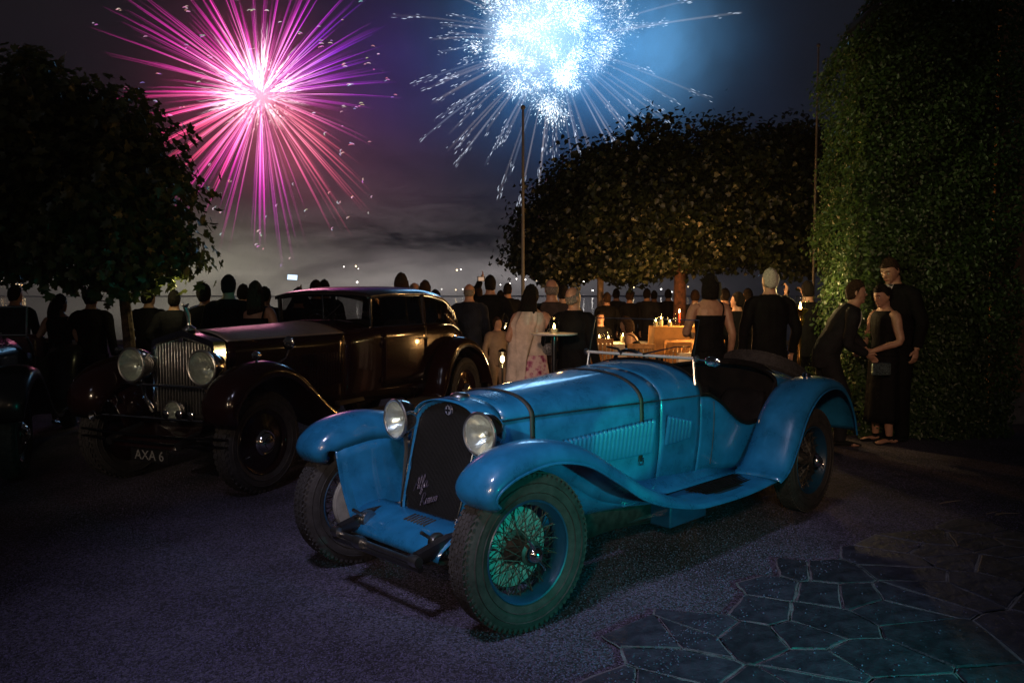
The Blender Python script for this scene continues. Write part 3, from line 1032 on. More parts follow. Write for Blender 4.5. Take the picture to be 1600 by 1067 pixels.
LENS = glass('lamp_glass', rough=.08, keep=.98, frost=.012, ior=1.6)
NICKEL = mat('nickel_rail', (.70, .68, .66), rough=.4, metal=.4)
SATIN = mat('satin_chrome', (.74, .72, .70), rough=.30, metal=1, var=.06)
REFL = mat('silvered_reflector', (.82, .79, .72), rough=.26, metal=.58, var=.1, scale=30)
BULB = mat('lamp_bulb', (.7, .65, .55), rough=.2)

def mirror_rows(half):
    """half section (y>=0 from bottom to top) -> full section left to right"""
    return half + [(x, -y, z) for x, y, z in half[::-1][1:]]

def fender(path, yc, prof, n=40, wscale=None, nscale=None):
    P = smooth_path([(x, 0, z) for x, z in path], n)
    rows = []
    for i, p in enumerate(P):
        t = P[min(i+1, n-1)] - P[max(i-1, 0)]
        t = t / np.linalg.norm(t)
        N = (t[2], -t[0])
        u = i / (n - 1)
        ws = wscale(u) if wscale else 1
        ns = nscale(u) if nscale else 1
        rows.append([(p[0] + N[0]*b*ns, yc + a*ws, p[2] + N[1]*b*ns) for a, b in prof])
    return rows
def flip(rows): return [[(x, -y, z) for x, y, z in r] for r in rows]

def tread_tyre(b, Rr, w, rows=5, cnt=70, zig=True):
    k = Rr / .39
    prof = [(.245*k, -.36*w), (.268*k, -.47*w), (.315*k, -.52*w), (.352*k, -.47*w), (.374*k, -.40*w), (.383*k, -.33*w), (.386*k, 0), (.383*k, .33*w), (.374*k, .40*w), (.352*k, .47*w), (.315*k, .52*w), (.268*k, .47*w), (.245*k, .36*w)]
    b.lathe(prof, 64, YAX)
    for rw in range(rows):
        h = (rw - (rows-1)/2) * (.78 * w / rows)
        for i in range(cnt):
            a = 2*PI*(i + .5*(rw % 2)) / cnt
            M = Matrix.Rotation(-a, 4, 'Y') @ Matrix.Translation((Rr - .0050, h, 0)) @ Matrix.Rotation((.35 if rw % 2 else -.35), 4, 'X')
            b.box(M.translation, (.0085, .78*w/rows*.84, 2*PI*Rr/cnt*.80), M.to_3x3().to_4x4())
    for i in range(cnt):
        for sgn in (-1, 1):
            a = 2*PI*(i + .25) / cnt
            M = Matrix.Rotation(-a, 4, 'Y') @ Matrix.Translation((.367*k, sgn*.425*w, 0))
            b.box(M.translation, (.024*k, .0035, 2*PI*Rr/cnt*.5), M.to_3x3().to_4x4())
    for rr_, hh in ((.335, .515), (.29, .51)):
        for sgn in (-1, 1):
            b.lathe([((rr_-.003)*k, sgn*(hh*w-.004)), (rr_*k, sgn*(hh*w+.003)), ((rr_+.003)*k, sgn*(hh*w-.004))], 64, YAX)

def wire_wheel(parent, loc, rz=0):
    w = holder('wheel', parent, loc, (0, 0, rz))
    b = MB(); tread_tyre(b, .39, .15); b.build('tyre', RUBBER, w, angle=30)
    MB().lathe([(.258, .056), (.250, .066), (.243, .062), (.238, .045), (.222, .022), (.220, 0), (.222, -.022), (.238, -.045), (.250, -.066), (.258, -.056)], 48, YAX).build('rim', BLUED, w)
    h = MB()
    h.lathe([(0, -.075), (.085, -.075), (.088, -.045), (.060, -.035), (.048, 0), (.048, .055), (.060, .062), (.062, .078), (.046, .085), (.0, .088)], 28, YAX)
    h.build('hub', IRON, w)
    nn = MB()
    nn.lathe([(.044, .084), (.044, .100), (.036, .120), (.022, .134), (0, .138)], 24, YAX)
    for s_ in (-1, 1):
        M = Matrix.Rotation(R(32), 4, 'Y')
        nn.tube([M @ Vector((0, .108, s_*.028)), M @ Vector((0, .122, s_*.065)), M @ Vector((0, .118, s_*.098))], [.015, .012, .006], 8, flat=.5)
    nn.build('wing_nut', CHROME, w)
    d = MB()
    d.lathe([(0, -.050), (.150, -.052), (.196, -.056), (.200, -.062), (.200, -.075), (.192, -.078), (.200, -.083), (.200, -.094), (.192, -.097), (.200, -.102), (.200, -.115), (0, -.118)], 40, YAX)
    d.build('brake_drum', ALU, w)
    sm_ = {}
    for kind, cnt, (r0, h0), (r1, h1), off in (('o', 30, (.056, .070), (.226, -.012), .62), ('i', 36, (.080, -.050), (.228, .014), .45)):
        for sgn in (-1, 1):
            key = (kind, sgn)
            a = Vector((r0, h0, 0))
            e = Vector((r1*math.cos(off*sgn), h1 + (.006*sgn), r1*math.sin(off*sgn)))
            q = MB().tube([a, a.lerp(e, .1), a.lerp(e, .9), e], [.0034, .0024, .0024, .0040], 5)
            sm_[key] = q.mesh('spoke', IRON)
        for i in range(cnt):
            o = bpy.data.objects.new('spoke', sm_[(kind, 1 if i % 2 else -1)])
            COL.objects.link(o); o.parent = w
            o.rotation_euler = (0, 2*PI*i/cnt, 0)
    v = MB().tube([(.215, .03, .05), (.185, .055, .045)], [.005, .004], 6)
    v.build('valve', CHROME, w)
    return w

def headlamp(parent, loc, r, name='headlamp', depth=1.5, rz=0, shell=None, flute=True):
    h = holder(name, parent, loc, (0, 0, rz))
    b = MB().lathe([(r*1.03, 0), (r*1.03, -.25*r), (r*.95, -.65*r), (r*.72, -depth*.72*r), (r*.35, -depth*.95*r), (.004, -depth*r)], 32, XAX)
    b.build('lamp_shell', shell or CHROME, h)
    rows = []
    for i in range(11):
        q = i / 10
        rr_ = r * .97 * max(1 - q, .01)
        row = []
        for j in range(60):
            a = 2*PI*j/60
            y, z = rr_*math.cos(a), rr_*math.sin(a)
            dx = -.92*r*(1 - (1 - q)**2) + .030*r*math.sin(y/r*26)*(1 - q*.5) + .018*r*math.sin(rr_/r*40)
            row.append((dx - .04*r, y, z))
        rows.append(row)
    MB().grid(rows, closed=True, caps=False).build('reflector', REFL, h, angle=80)
    ring = MB().tube([(0, r*1.01*math.cos(a), r*1.01*math.sin(a)) for a in np.linspace(0, 2*PI, 41)], .075*r, 8, caps=False)
    ring.build('lamp_ring', SATIN, h)
    rows = []
    for i in range(9):
        rr_ = r * .97 * max(i / 8, .02)
        row = []
        for j in range(40):
            y, z = rr_*math.cos(2*PI*j/40), rr_*math.sin(2*PI*j/40)
            dx = .18*r*(1 - (i/8)**2) + .02*r
            if flute: dx += .022*r*math.sin(y/r*34) * (1 if z > -.2*r else .2) + (.02*r*math.sin(z/r*30) if z < -.1*r else 0)
            row.append((dx, y, z))
        rows.append(row)
    MB().grid(rows, closed=True, caps=True).build('lens', LENS, h, angle=80)
    MB().ball((-.45*r, 0, 0), .12*r, 10, 8).build('bulb', BULB, h)
    return h

# ------------------------------------------------------------------ blue roadster
rd = thing('roadster', 'pale-scratched blue open roadster with wire wheels and leather bonnet straps', 'car', (-.448, 4.305, 0), R(224.8))
fw = curve1([.1, -.19, -.5, -1.0, -1.5, -1.9, -2.5, -2.8, -3.2, -3.6, -4.0, -4.2], [.262, .278, .315, .385, .455, .505, .540, .545, .52, .45, .31, .20])
fwb = curve1([.1, -.19, -1.5, -2.5, -3.2, -4.2], [.24, .25, .42, .50, .47, .18])
fzh = curve1([0, -.19, -.5, -1.9, -2.75, -3.2, -3.6, -4.0, -4.2], [.93, .935, .945, .957, .965, .93, .84, .66, .55])
fzt = curve1([0, -.19, -.5, -1.3, -1.9, -2.75, -3.15, -3.5, -3.8, -4.05, -4.2], [1.04, 1.048, 1.072, 1.128, 1.166, 1.09, 1.065, 1.0, .87, .72, .58])
fzb = curve1([.1, -1, -3.2, -4.2], [.40, .40, .40, .46])
def bsec(x, off=0.0, lo=0.0, hi=1.0, nside=7, ncr=11):
    """left half of the body section at station x, from the sill (0) over the hinge (.5) to the spine (1)"""
    w, wb, zh, zt, zb = fw(x), fwb(x), fzh(x), fzt(x), fzb(x)
    out = []
    for k in range(nside + ncr):
        u = .5 * k / (nside - 1) if k < nside else .5 + .5 * (k - nside + 1) / ncr
        if u < lo - 1e-6 or u > hi + 1e-6: continue
        if u <= .5:
            t = u / .5
            y = wb + (w - wb) * t + .018 * math.sin(PI * t); z = zb + (zh - zb) * t
            ny, nz = 1, 0
        else:
            a = (u - .5) / .5 * PI / 2
            y = w * math.cos(a) ** .86; z = zh + (zt - zh) * math.sin(a) ** 1.0
            ny, nz = math.cos(a), math.sin(a)
        out.append((x, y + ny * off, z + nz * off))
    return out
xb = list(np.linspace(-.27, -1.50, 22))
top = [mirror_rows(bsec(x, 0, .5, 1)) for x in xb]
MB().grid(top).build('bonnet', BLUE, rd, solid=.006)
xs_ = list(np.linspace(-1.508, -1.90, 10))
sc_ = MB().grid([mirror_rows(bsec(x, 0, .0, 1)) for x in xs_]).build('scuttle', BLUE, rd, solid=.006)
# radiator cowl and shell
rad_out = [(.190, .40), (.232, .415), (.250, .50), (.262, .70), (.274, .88), (.272, .935), (.235, .985), (.17, 1.020), (.08, 1.042), (.0, 1.050)]
RO = smooth_path([(0, y, z) for y, z in rad_out], 30)
def rake(z): return -.175 * (z - .40) / .65 + .01
def rad_ring(k, dx):
    L = [(rake(p[2]) + dx, p[1]*k, .40 + (p[2]-.40)*(1 - (1-k)*.55) + (1-k)*.0) for p in RO]
    return L + [(x, -y, z) for x, y, z in L[::-1]]
MB().grid([rad_ring(.93, .004), rad_ring(.965, .020), rad_ring(1.0, .012), rad_ring(1.01, -.02), rad_ring(1.01, -.075)], closed=True).build('radiator_shell', BLUE, rd, angle=60)
ed = rad_ring(.985, .017)
MB().tube(ed, .0075, 8, caps=False).build('shell_edge', CHROME, rd)
cc = MB(); core_ring = rad_ring(.95, -.012)
cc.add(core_ring, [tuple(range(len(core_ring)))])
cc.build('radiator_core', mat('core_black', (.006, .006, .007), rough=.7), rd, smooth=False)
gb = MB()
for i in range(45):
    y = -.245 + .49 * i / 44
    zt = max([p[2] for p in RO if p[1] >= abs(y) / .955] + [.43]) - .02
    zb = .425 if abs(y) < .19 else .44 + (abs(y) - .19) * 1.2
    if zt > zb + .05: gb.tube([(rake(zb) + .004, y, zb), (rake(zt) + .004, y, zt)], .0028, 5)
for i in range(20):
    z = .45 + i * .03
    hw = .225 if z < .9 else .225 * (1 - ((z - .9)/.15)**2 * .9)
    gb.tube([(rake(z), -hw, z), (rake(z), hw, z)], .0016, 4)
gb.build('grille_mesh', MESHB, rd)
bd = MB().lathe([(.030, 0), (.030, .006), (.026, .010), (.0, .011)], 24, TR((rake(.985) + .006, 0, .985), XAX)).build('badge', mat('badge_enamel', (.25, .28, .42), rough=.25, metal=.5), rd)
MB().tube([(rake(.985) + .016, .029*math.cos(a), .985 + .029*math.sin(a)) for a in np.linspace(0, 2*PI, 25)], .003, 6, caps=False).build('badge_ring', CHROME, bd)
MB().box((rake(.985) + .018, 0, .985), (.004, .012, .040)).box((rake(.985) + .0185, 0, .985), (.004, .040, .010)).build('badge_cross', CHROME, bd)
SCR = mat('script_metal', (.085, .075, .12), rough=.4, metal=.8)
MT = Matrix(((0, 0, 1, 0), (1, 0, 0, 0), (0, 1, 0, 0), (0, 0, 0, 1)))
def scr(y, z, ang): return Matrix.Translation((rake(z) + .016, y, z)) @ MT @ Matrix.Rotation(R(ang), 4, 'Z')
def cursive(strokes, size, y0, z0, ang):
    b = MB()
    c_, s_ = math.cos(R(ang)), math.sin(R(ang))
    for st in strokes:
        pts = []
        for u, v in smooth_path([(a, b_, 0) for a, b_ in st], len(st) * 5)[:, :2]:
            u, v = (u + .35 * v) * size, v * size
            y, z = y0 + u * c_ - v * s_, z0 + u * s_ + v * c_
            pts.append((rake(z) + .014, y, z))
        b.tube(pts, .0032, 6)
    return b.build('script_lettering', SCR, rd)
cursive([[(0, 0), (.35, .9), (.75, 1.9), (.85, 1.9), (.95, .9), (1.05, .05), (1.35, .6), (1.6, 1.7), (1.5, 2.0), (1.38, 1.6), (1.4, .3), (1.6, 0), (1.8, .25), (2.1, .9), (2.3, 1.8), (2.15, 2.0), (2.0, 1.5), (1.95, .3), (1.9, -.8), (2.05, -.9), (2.2, -.3), (2.15, .1), (2.5, .3)], [(.3, .75), (.7, .85), (1.05, .8)], [(3.1, .9), (2.8, 1.0), (2.5, .6), (2.6, .05), (2.9, .1), (3.1, .9), (3.1, .2), (3.3, 0), (3.55, .3)]], .035, -.160, .525, 20)
cursive([[(0, 0), (.2, 1.0), (.4, 1.9)], [(.1, 1.6), (.5, 2.05), (1.0, 1.8), (.9, 1.2), (.4, 1.0), (.8, .4), (1.1, 0), (1.35, .25), (1.6, .9), (1.4, .6), (1.5, .05), (1.8, .1), (1.9, .7), (1.65, .95), (1.8, .75), (2.1, .8), (2.25, .9), (2.2, 0), (2.3, .6), (2.55, .95), (2.6, .5), (2.6, 0), (2.7, .6), (2.95, .95), (3.0, .4), (3.1, 0), (3.35, .25), (3.7, .5), (3.75, .85), (3.55, .9), (3.45, .4), (3.65, 0), (4.0, .25), (4.25, .9), (4.05, .6), (4.15, .05), (4.45, .1), (4.55, .7), (4.3, .95), (4.45, .75), (4.8, .85)]], .030, -.080, .460, 20)
MB().lathe([(.052, 0), (.056, .012), (.050, .022), (.030, .030), (0, .032)], 20, TR((-.215, 0, 1.047))).build('filler_cap', STEEL, rd)
# cowl strip between radiator shell and bonnet
MB().grid([mirror_rows(bsec(x, .001, 0, 1)) for x in np.linspace(-.10, -.262, 5)]).build('cowl', BLUE, rd, solid=.005)
# bonnet sides, hinges, louvres
LV = MB()
rows = [[(0, 0, t), (.010, .004, t), (.017, .013, t), (.018, .0135, t)] for t in (0, .03)]
def louvre_mesh(h):
    q = MB()
    prof = [(.014, 0), (.009, .009), (.0, .017), (-.008, .0185), (-.011, 0)]
    rws = []
    for t, k in ((0, .05), (.03, .8), (.08, 1), (.92, 1), (.97, .8), (1, .05)):
        rws.append([(x * 1.0, y * k, t * h) for x, y in prof])
    q.grid(rws, caps=True)
    return q.mesh('louvre', BLUE, angle=50)
for sgn in (1, -1):
    half = [bsec(x, 0, 0, .5) for x in xb]
    if sgn < 0: half = flip(half)
    MB().grid(half).build('bonnet_side', BLUE, rd, solid=.005)
    hl = [bsec(x, .004, .5, .5)[0] for x in np.linspace(-.27, -1.90, 20)]
    if sgn < 0: hl = [(x, -y, z) for x, y, z in hl]
    MB().tube(hl, .0045, 6).build('hinge_rod', STEEL, rd)
    if sgn > 0:
        for i in range(31):
            x = -.40 - i * .0335
            h = .155 + .07 * (i / 30)
            z0 = .615 + .010 * i / 30
            fy = (z0 + h/2 - fzb(x)) / (fzh(x) - fzb(x))
            y = fwb(x) + (fw(x) - fwb(x)) * fy + .018 * math.sin(PI * fy)
            o = obj('louvre', louvre_mesh(h), rd, loc=(x, y - .001, z0))
            o.rotation_euler = (R(-8), 0, R(4))
        for i in range(7):
            x = -1.565 - i * .036
            h = .20 - .012 * i
            y = fwb(x) + (fw(x) - fwb(x)) * .5 + .017
            o = obj('louvre', louvre_mesh(h), rd, loc=(x, y - .001, .655 + .004 * i))
            o.rotation_euler = (R(-7), 0, R(4))
# leather straps over the bonnet
for x in (-.475, -1.335):
    a = mirror_rows(bsec(x + .016, .007, .12, 1)); c = mirror_rows(bsec(x - .016, .007, .12, 1))
    m_ = mirror_rows(bsec(x, .010, .12, 1))
    st = MB().grid([a, m_, c]).build('strap', STRAP, rd, solid=.004)
    p = bsec(x, .016, .12, .12)
    q = bsec(x, .014, .13, .20)[0]
    bk = MB()
    for (dx, dz) in ((-.02, -.02), (.02, -.02)):
        bk.tube([(q[0] + dx, q[1], q[2] + dz), (q[0] + dx, q[1], q[2] + .02)], .003, 6)
    bk.tube([(q[0] - .02, q[1], q[2] - .02), (q[0] + .02, q[1], q[2] - .02)], .003, 6).tube([(q[0] - .02, q[1], q[2] + .02), (q[0] + .02, q[1], q[2] + .02)], .003, 6)
    bk.build('buckle', CHROME, st)
# cockpit sides
ed_f = curve1([-1.90, -2.00, -2.12, -2.26, -2.40, -2.52, -2.64, -2.74, -2.82, -2.88], [.955, .945, .895, .800, .725, .700, .715, .780, .880, .962])
for sgn in (1, -1):
    rows = []
    for x in np.linspace(-1.905, -2.88, 36):
        zt_, zb_ = ed_f(x), fzb(x)
        row = []
        for k in range(9):
            z = zb_ + (zt_ - zb_) * k / 8
            t = (z - zb_) / (fzh(x) - zb_)
            row.append((x, sgn * (fwb(x) + (fw(x) - fwb(x)) * t + .018 * math.sin(PI * min(t, 1))), z))
        rows.append(row)
    MB().grid(rows).build('body_side', BLUE, rd, solid=.006 * sgn)
    MB().tube([Vector(r[-1]) + Vector((0, -.006 * sgn, .004)) for r in rows], .014, 8).build('cockpit_trim', LEATHER, rd)
    # door seam and handle
    ln = MB()
    for xx in (-2.06, -2.70):
        pts = []
        for k in range(9):
            z = .47 + (ed_f(xx) - .49) * k / 8
            t = (z - fzb(xx)) / (fzh(xx) - fzb(xx))
            pts.append((xx + .01 * k / 8, sgn * (fwb(xx) + (fw(xx) - fwb(xx)) * t + .018 * math.sin(PI * min(t, 1)) + .001), z))
        MB().tube(pts, .0028, 5).build('door_seam', IRON, rd)
    hz_ = .63; xx = -2.62
    y = sgn * (fwb(xx) + (fw(xx) - fwb(xx)) * .45 + .03)
    MB().tube([(xx, y - .015*sgn, hz_), (xx, y + .008*sgn, hz_), (xx + .06, y + .012*sgn, hz_ + .004)], [.008, .008, .006], 8).build('door_handle', CHROME, rd)
# tail with deck
rows = []
us = np.linspace(0, 1, 22)
for u in us:
    row = []
    base = bsec(-2.9)
    n = len(base)
    for k in range(n):
        uk = k / (n - 1)
        x0 = -2.885 if k < 7 else -2.885 - .275 * ((k - 6) / (n - 7)) ** 1.6
        x = x0 + (-4.2 - x0) * u
        row.append(bsec(x)[k])
    rows.append(mirror_rows(row))
last = rows[-1]
cen = (-4.235, 0, .52)
rows.append([tuple(np.array(p) * .5 + np.array(cen) * .5) for p in last])
rows.append([cen] * len(last))
tl = MB().grid(rows).build('tail', BLUE, rd, solid=.006)
MB().tube([Vector(p) + Vector((.004, 0, .004)) for p in rows[0]][5:-5], .013, 8).build('cockpit_trim', LEATHER, rd)
MB().tube([Vector(p) + Vector((-.004, 0, .003)) for p in mirror_rows(bsec(-1.905, .002, .5, 1))], .011, 8).build('scuttle_trim', LEATHER, rd)
# floor, sills, interior
MB().box((-2.2, 0, .405), (4.0, .80, .03)).build('floor_pan', IRON, rd)
def seat(y):
    s_ = MB()
    s_.grid([[(-2.35, y-.2, .50), (-2.35, y, .52), (-2.35, y+.2, .50)], [(-2.42, y-.21, .60), (-2.42, y, .63), (-2.42, y+.21, .60)], [(-2.75, y-.21, .58), (-2.75, y, .60), (-2.75, y+.21, .58)], [(-2.84, y-.21, .70), (-2.84, y, .68), (-2.84, y+.21, .70)], [(-2.93, y-.20, .84), (-2.95, y, .86), (-2.93, y+.20, .84)], [(-2.98, y-.17, .90), (-3.0, y, .92), (-2.98, y+.17, .90)], [(-3.05, y-.17, .87), (-3.06, y, .89), (-3.05, y+.17, .87)]])
    s_.build('seat', LEATHER, rd, solid=.03, subs=1)
seat(.24); seat(-.24)
MB().grid([mirror_rows([(x, y * .97, z - .02) for x, y, z in bsec(x_, 0, .35, 1)]) for x_ in (-1.86, -1.87)]).build('dashboard', LEATHER, rd, solid=.01)
swc = TR((-2.20, -.24, 1.03), rot_to((-.80, 0, .42)))
sw = MB().tube([swc @ Vector((.205*math.cos(a), .205*math.sin(a), 0)) for a in np.linspace(0, 2*PI, 37)], .013, 8, caps=False)
for k in range(4): sw.tube([swc @ Vector((0, 0, -.02)), swc @ Vector((.2*math.cos(PI*k/2+.8), .2*math.sin(PI*k/2+.8), 0))], .006, 5)
sw.tube([swc @ Vector((0, 0, -.02)), swc @ Vector((0, 0, -.35))], .02, 8)
sw.build('steering_wheel', BLACKP, rd)
# windscreen
wsx, wsz = -1.895, 1.200
for sgn in (1, -1):
    MB().grid([[(x, sgn*(fwb(x) - .012 + (fw(x) - fwb(x))*t), fzb(x) + (ed_f(x) - .01 - fzb(x))*t) for t in np.linspace(0, 1, 6)] for x in np.linspace(-1.91, -2.87, 30)]).build('side_lining', LEATHER, rd)
MB().grid([mirror_rows([(x - .02, y*.93, z - .03) for x, y, z in bsec(-2.98, 0, 0, 1)]), mirror_rows([(x, y*.3, .45) for x, y, z in bsec(-3.0, 0, 0, 1)])]).build('rear_bulkhead', LEATHER, rd)
wsh = holder('windscreen', rd)
MB().tube([(wsx, -.475, wsz), (wsx, .475, wsz)], .011, 10).build('lower_rail', NICKEL, wsh)
for s_ in (-1, 1):
    MB().tube([(wsx - .004, .45*s_, wsz + .01), (wsx, .462*s_, 1.10), (wsx + .005, .478*s_, .99), (wsx + .012, .488*s_, .945)], [.008, .010, .011, .014], 8, flat=1.4).build('bracket', SATIN, wsh)
    MB().lathe([(.022, -.012), (.024, 0), (.022, .012), (0, .014)], 14, TR((wsx, .475*s_, wsz), YAX)).build('wing_nut', STEEL, wsh)
    MB().tube([(wsx, .45*s_, wsz), (wsx - .07, .45*s_, 1.455)], .0055, 6).build('side_rail', BLACKP, wsh)
MB().tube([(wsx - .07, -.45, 1.455), (wsx - .07, .45, 1.455)], .0042, 6).build('top_rail', STEEL, wsh)
MB().grid([[(wsx, -.445, wsz), (wsx, .445, wsz)], [(wsx - .068, -.445, 1.452), (wsx - .068, .445, 1.452)]]).build('pane', CLEAR, wsh)
MB().tube([(wsx + .012, .05, wsz + .01), (wsx - .02, .30, 1.27), (wsx - .035, .40, 1.275)], [.007, .005, .004], 6).build('wiper', BLACKP, wsh)
MB().tube([(wsx + .01, -.14, wsz), (wsx - .01, -.19, 1.235), (wsx - .02, -.30, 1.245)], [.010, .010, .006], 6).build('wiper', BLACKP, wsh)
MB().ball((wsx - .02, .585, 1.185), (.02, .062, .036), 14, 8).tube([(wsx, .48, wsz), (wsx - .01, .55, 1.19)], .006, 6).build('mirror', CHROME, rd)
# wings
prof_f = [(.140, -.092), (.139, -.070), (.128, -.040), (.100, -.016), (.050, -.003), (0, 0), (-.060, -.005), (-.115, -.020), (-.150, -.048), (-.168, -.095), (-.176, -.150)]
pf = [(.285, .640), (.335, .668), (.362, .725), (.335, .800), (.225, .878), (.06, .918), (-.12, .918), (-.35, .862), (-.60, .730), (-.85, .585), (-1.10, .478), (-1.35, .408), (-1.62, .378), (-1.95, .372), (-2.34, .392)]
wsf = curve1([0, .05, .12, .24, .55, .8, 1], [.80, .92, 1.0, 1.04, 1.0, .96, .92])
nsf = curve1([0, .06, .15, .45, .64, .78, 1], [.35, .8, 1.05, 1.0, .5, .28, .25])
fr_rows = fender(pf, .725, prof_f, 70, wsf, nsf)
pr = [(-2.26, .392), (-2.36, .46), (-2.47, .62), (-2.60, .82), (-2.80, .965), (-3.03, 1.018), (-3.26, .99), (-3.43, .88), (-3.55, .72), (-3.61, .565)]
prof_r = [(.170, -.085), (.168, -.060), (.150, -.030), (.110, -.010), (.04, 0), (-.04, 0), (-.11, -.012), (-.16, -.035), (-.20, -.09), (-.21, -.16)]
nsr = curve1([0, .12, .3, 1], [.3, .75, 1, 1])
rr_rows = fender(pr, .730, prof_r, 48, None, nsr)
for sgn in (1, -1):
    f_ = lambda rws: rws if sgn > 0 else flip(rws)
    MB().grid(f_(fr_rows)).build('front_wing', BLUE, rd, solid=.007)
    MB().tube([r[0] for r in f_(fr_rows)], .0065, 6).build('wing_bead', BLUE, rd)
    MB().grid(f_(rr_rows)).build('rear_wing', BLUE, rd, solid=.007)
    MB().tube([r[0] for r in f_(rr_rows)], .0065, 6).build('wing_bead', BLUE, rd)
    # inner splash guard down to the chassis
    top_ = [r[-1] for r in fr_rows][4:46]
    rows = []
    for i, p in enumerate(top_):
        e = (p[0]*.93 - .0, .42, .345 + .03*max(0, p[0]))
        if p[0] > .2: e = (.16 + (p[0]-.2)*.25, .50, .30)
        p0 = np.array(p); e0 = np.array(e)
        rows.append([tuple(p0 + (e0 - p0)*t + np.array((0, .025*math.sin(PI*t), 0))) for t in np.linspace(0, 1, 8)])
    MB().grid(f_(rows)).build('splash_guard', BLUE, rd, solid=.005)
    top_ = [r[-1] for r in rr_rows]
    MB().grid(f_([[p, (p[0]*.985 - .03, .46, max(.40, p[2]-.12))] for p in top_])).build('splash_guard', BLUE, rd, solid=.005)
    # running board and apron
    MB().box((-1.95, .64*sgn, .366), (.74, .26, .016)).build('running_board', BLACKP, rd, bevel=.006)
    for k in range(7):
        MB().box((-1.95, (.585 + .024*k)*sgn, .3785), (.66, .012, .008)).build('tread_strip', LEATHER, rd)
    MB().grid(f_([[(x, fwb(x) + .002, .46), (x, .50, .395), (x, .56, .385)] for x in (-1.0, -1.3, -1.6, -2.0, -2.4)])).build('sill_apron', BLUE, rd, solid=.004)
    # chassis rail with dumb iron
    pts = smooth_path([(-3.3, .36*sgn, .36), (-1.0, .36*sgn, .36), (-.3, .345*sgn, .37), (.15, .34*sgn, .385), (.36, .34*sgn, .34)], 20)
    MB().tube(pts, .032, 8, flat=1.3).build('chassis_rail', BLACKP, rd)
    sp_ = MB()
    for k in range(4):
        zz = .275 - .010*k; l_ = .42 - .08*k
        sp_.tube([(l_*.9, .34*sgn, zz + .05*(1 - k*.2)), (l_*.4, .34*sgn, zz + .008), (0, .34*sgn, zz), (-l_*.4, .34*sgn, zz + .008), (-l_*.95, .34*sgn, zz + .05*(1 - k*.2))], .013, 6, flat=.45)
    sp_.build('leaf_spring', IRON, rd)
    dm = MB().lathe([(.045, -.02), (.05, 0), (.045, .02), (0, .022)], 16, TR((.20, .30*sgn, .38), YAX))
    dm.tube([(.20, .30*sgn, .38), (.02, .31*sgn, .33)], .012, 6).tube([(.20, .30*sgn, .38), (.30, .30*sgn, .45)], .010, 6)
    dm.build('friction_damper', STEEL, rd)
    MB().lathe([(.026, -.03), (.03, 0), (.026, .03), (0, .032)], 12, TR((.375, .345*sgn, .335), YAX)).build('shackle', STEEL, rd)
MB().box((.13, .34, .385), (.35, .04, .012), Matrix.Rotation(R(6), 4, 'Y')).build('rail_cap', CHROME, rd)
MB().tube([(.365, -.375, .325), (.365, .375, .325)], .0155, 10).build('front_crossbar', STEEL, rd)
MB().tube([(.365, -.375, .297), (.365, .375, .297)], .019, 10).build('lower_crossbar', BLACKP, rd)
MB().lathe([(.03, -.035), (.034, 0), (.03, .035)], 12, TR((.375, -.13, .325), YAX), caps=True).build('crossbar_clamp', STEEL, rd)
ax = MB().tube([(0, -.62, .37), (0, -.45, .30), (0, -.3, .285), (0, .3, .285), (0, .45, .30), (0, .62, .37)], [.03, .03, .027, .027, .03, .03], 8)
ax.tube([(-.14, -.58, .34), (-.14, .58, .34)], .012, 6)
ax.build('front_axle', IRON, rd)
# front apron with vent slots
apr = [[(x, y, z) for y in np.linspace(-.50 + .10*t, .42 - .04*t, 10)] for t, (x, z) in zip(np.linspace(0, 1, 9), [(-.02, .425), (.03, .428), (.08, .424), (.13, .414), (.17, .400), (.205, .382), (.235, .360), (.255, .335), (.262, .305)])]
MB().grid(apr).build('front_apron', BLUE, rd, solid=.005)
for k in range(7):
    MB().box((.10, -.05 + .028*k, .421), (.085, .011, .010), Matrix.Rotation(R(8), 4, 'Y')).build('vent_slot', IRON, rd, bevel=.003)
# under side: sump shield, tool box
MB().box((-1.62, .53, .275), (.42, .16, .20)).build('tool_box', BLUED, rd, bevel=.012)
MB().grid([[(x, .47, .40), (x, .46, .20 + .02*math.sin(x*5))] for x in np.linspace(-.55, -1.42, 8)]).build('undertray', IRON, rd, solid=.01)
MB().tube([(-.5, .40, .26), (-1.5, .45, .22), (-3.9, .40, .25)], .028, 8).build('exhaust_pipe', STEEL, rd)
MB().tube([(-3.05, -.62, .39), (-3.05, .62, .39)], .04, 10).ball((-3.05, 0, .39), (.14, .12, .14), 14, 9).build('rear_axle', IRON, rd)
# lamps
for s_ in (1, -1):
    headlamp(rd, (-.035, .362*s_, .905), .110, rz=R(3*s_))
    MB().tube([(-.11, .362*s_, .80), (-.11, .355*s_, .72), (-.08, .345*s_, .42)], [.016, .013, .02], 8).build('lamp_stay', BLACKP if s_ > 0 else STEEL, rd)
MB().tube([(-.12, -.36, .765), (-.12, .36, .765)], .011, 8).build('lamp_bar', STEEL, rd)
# wheels
w0 = wire_wheel(rd, (0, .700, .39), R(-6))
for (x, y, rz) in ((-3.05, .700, 0), (0, -.700, PI + R(-6)), (-3.05, -.700, PI)):
    c = copy_tree(w0, rd); c.location = (x, y, .39); c.rotation_euler = (0, R(17), rz)
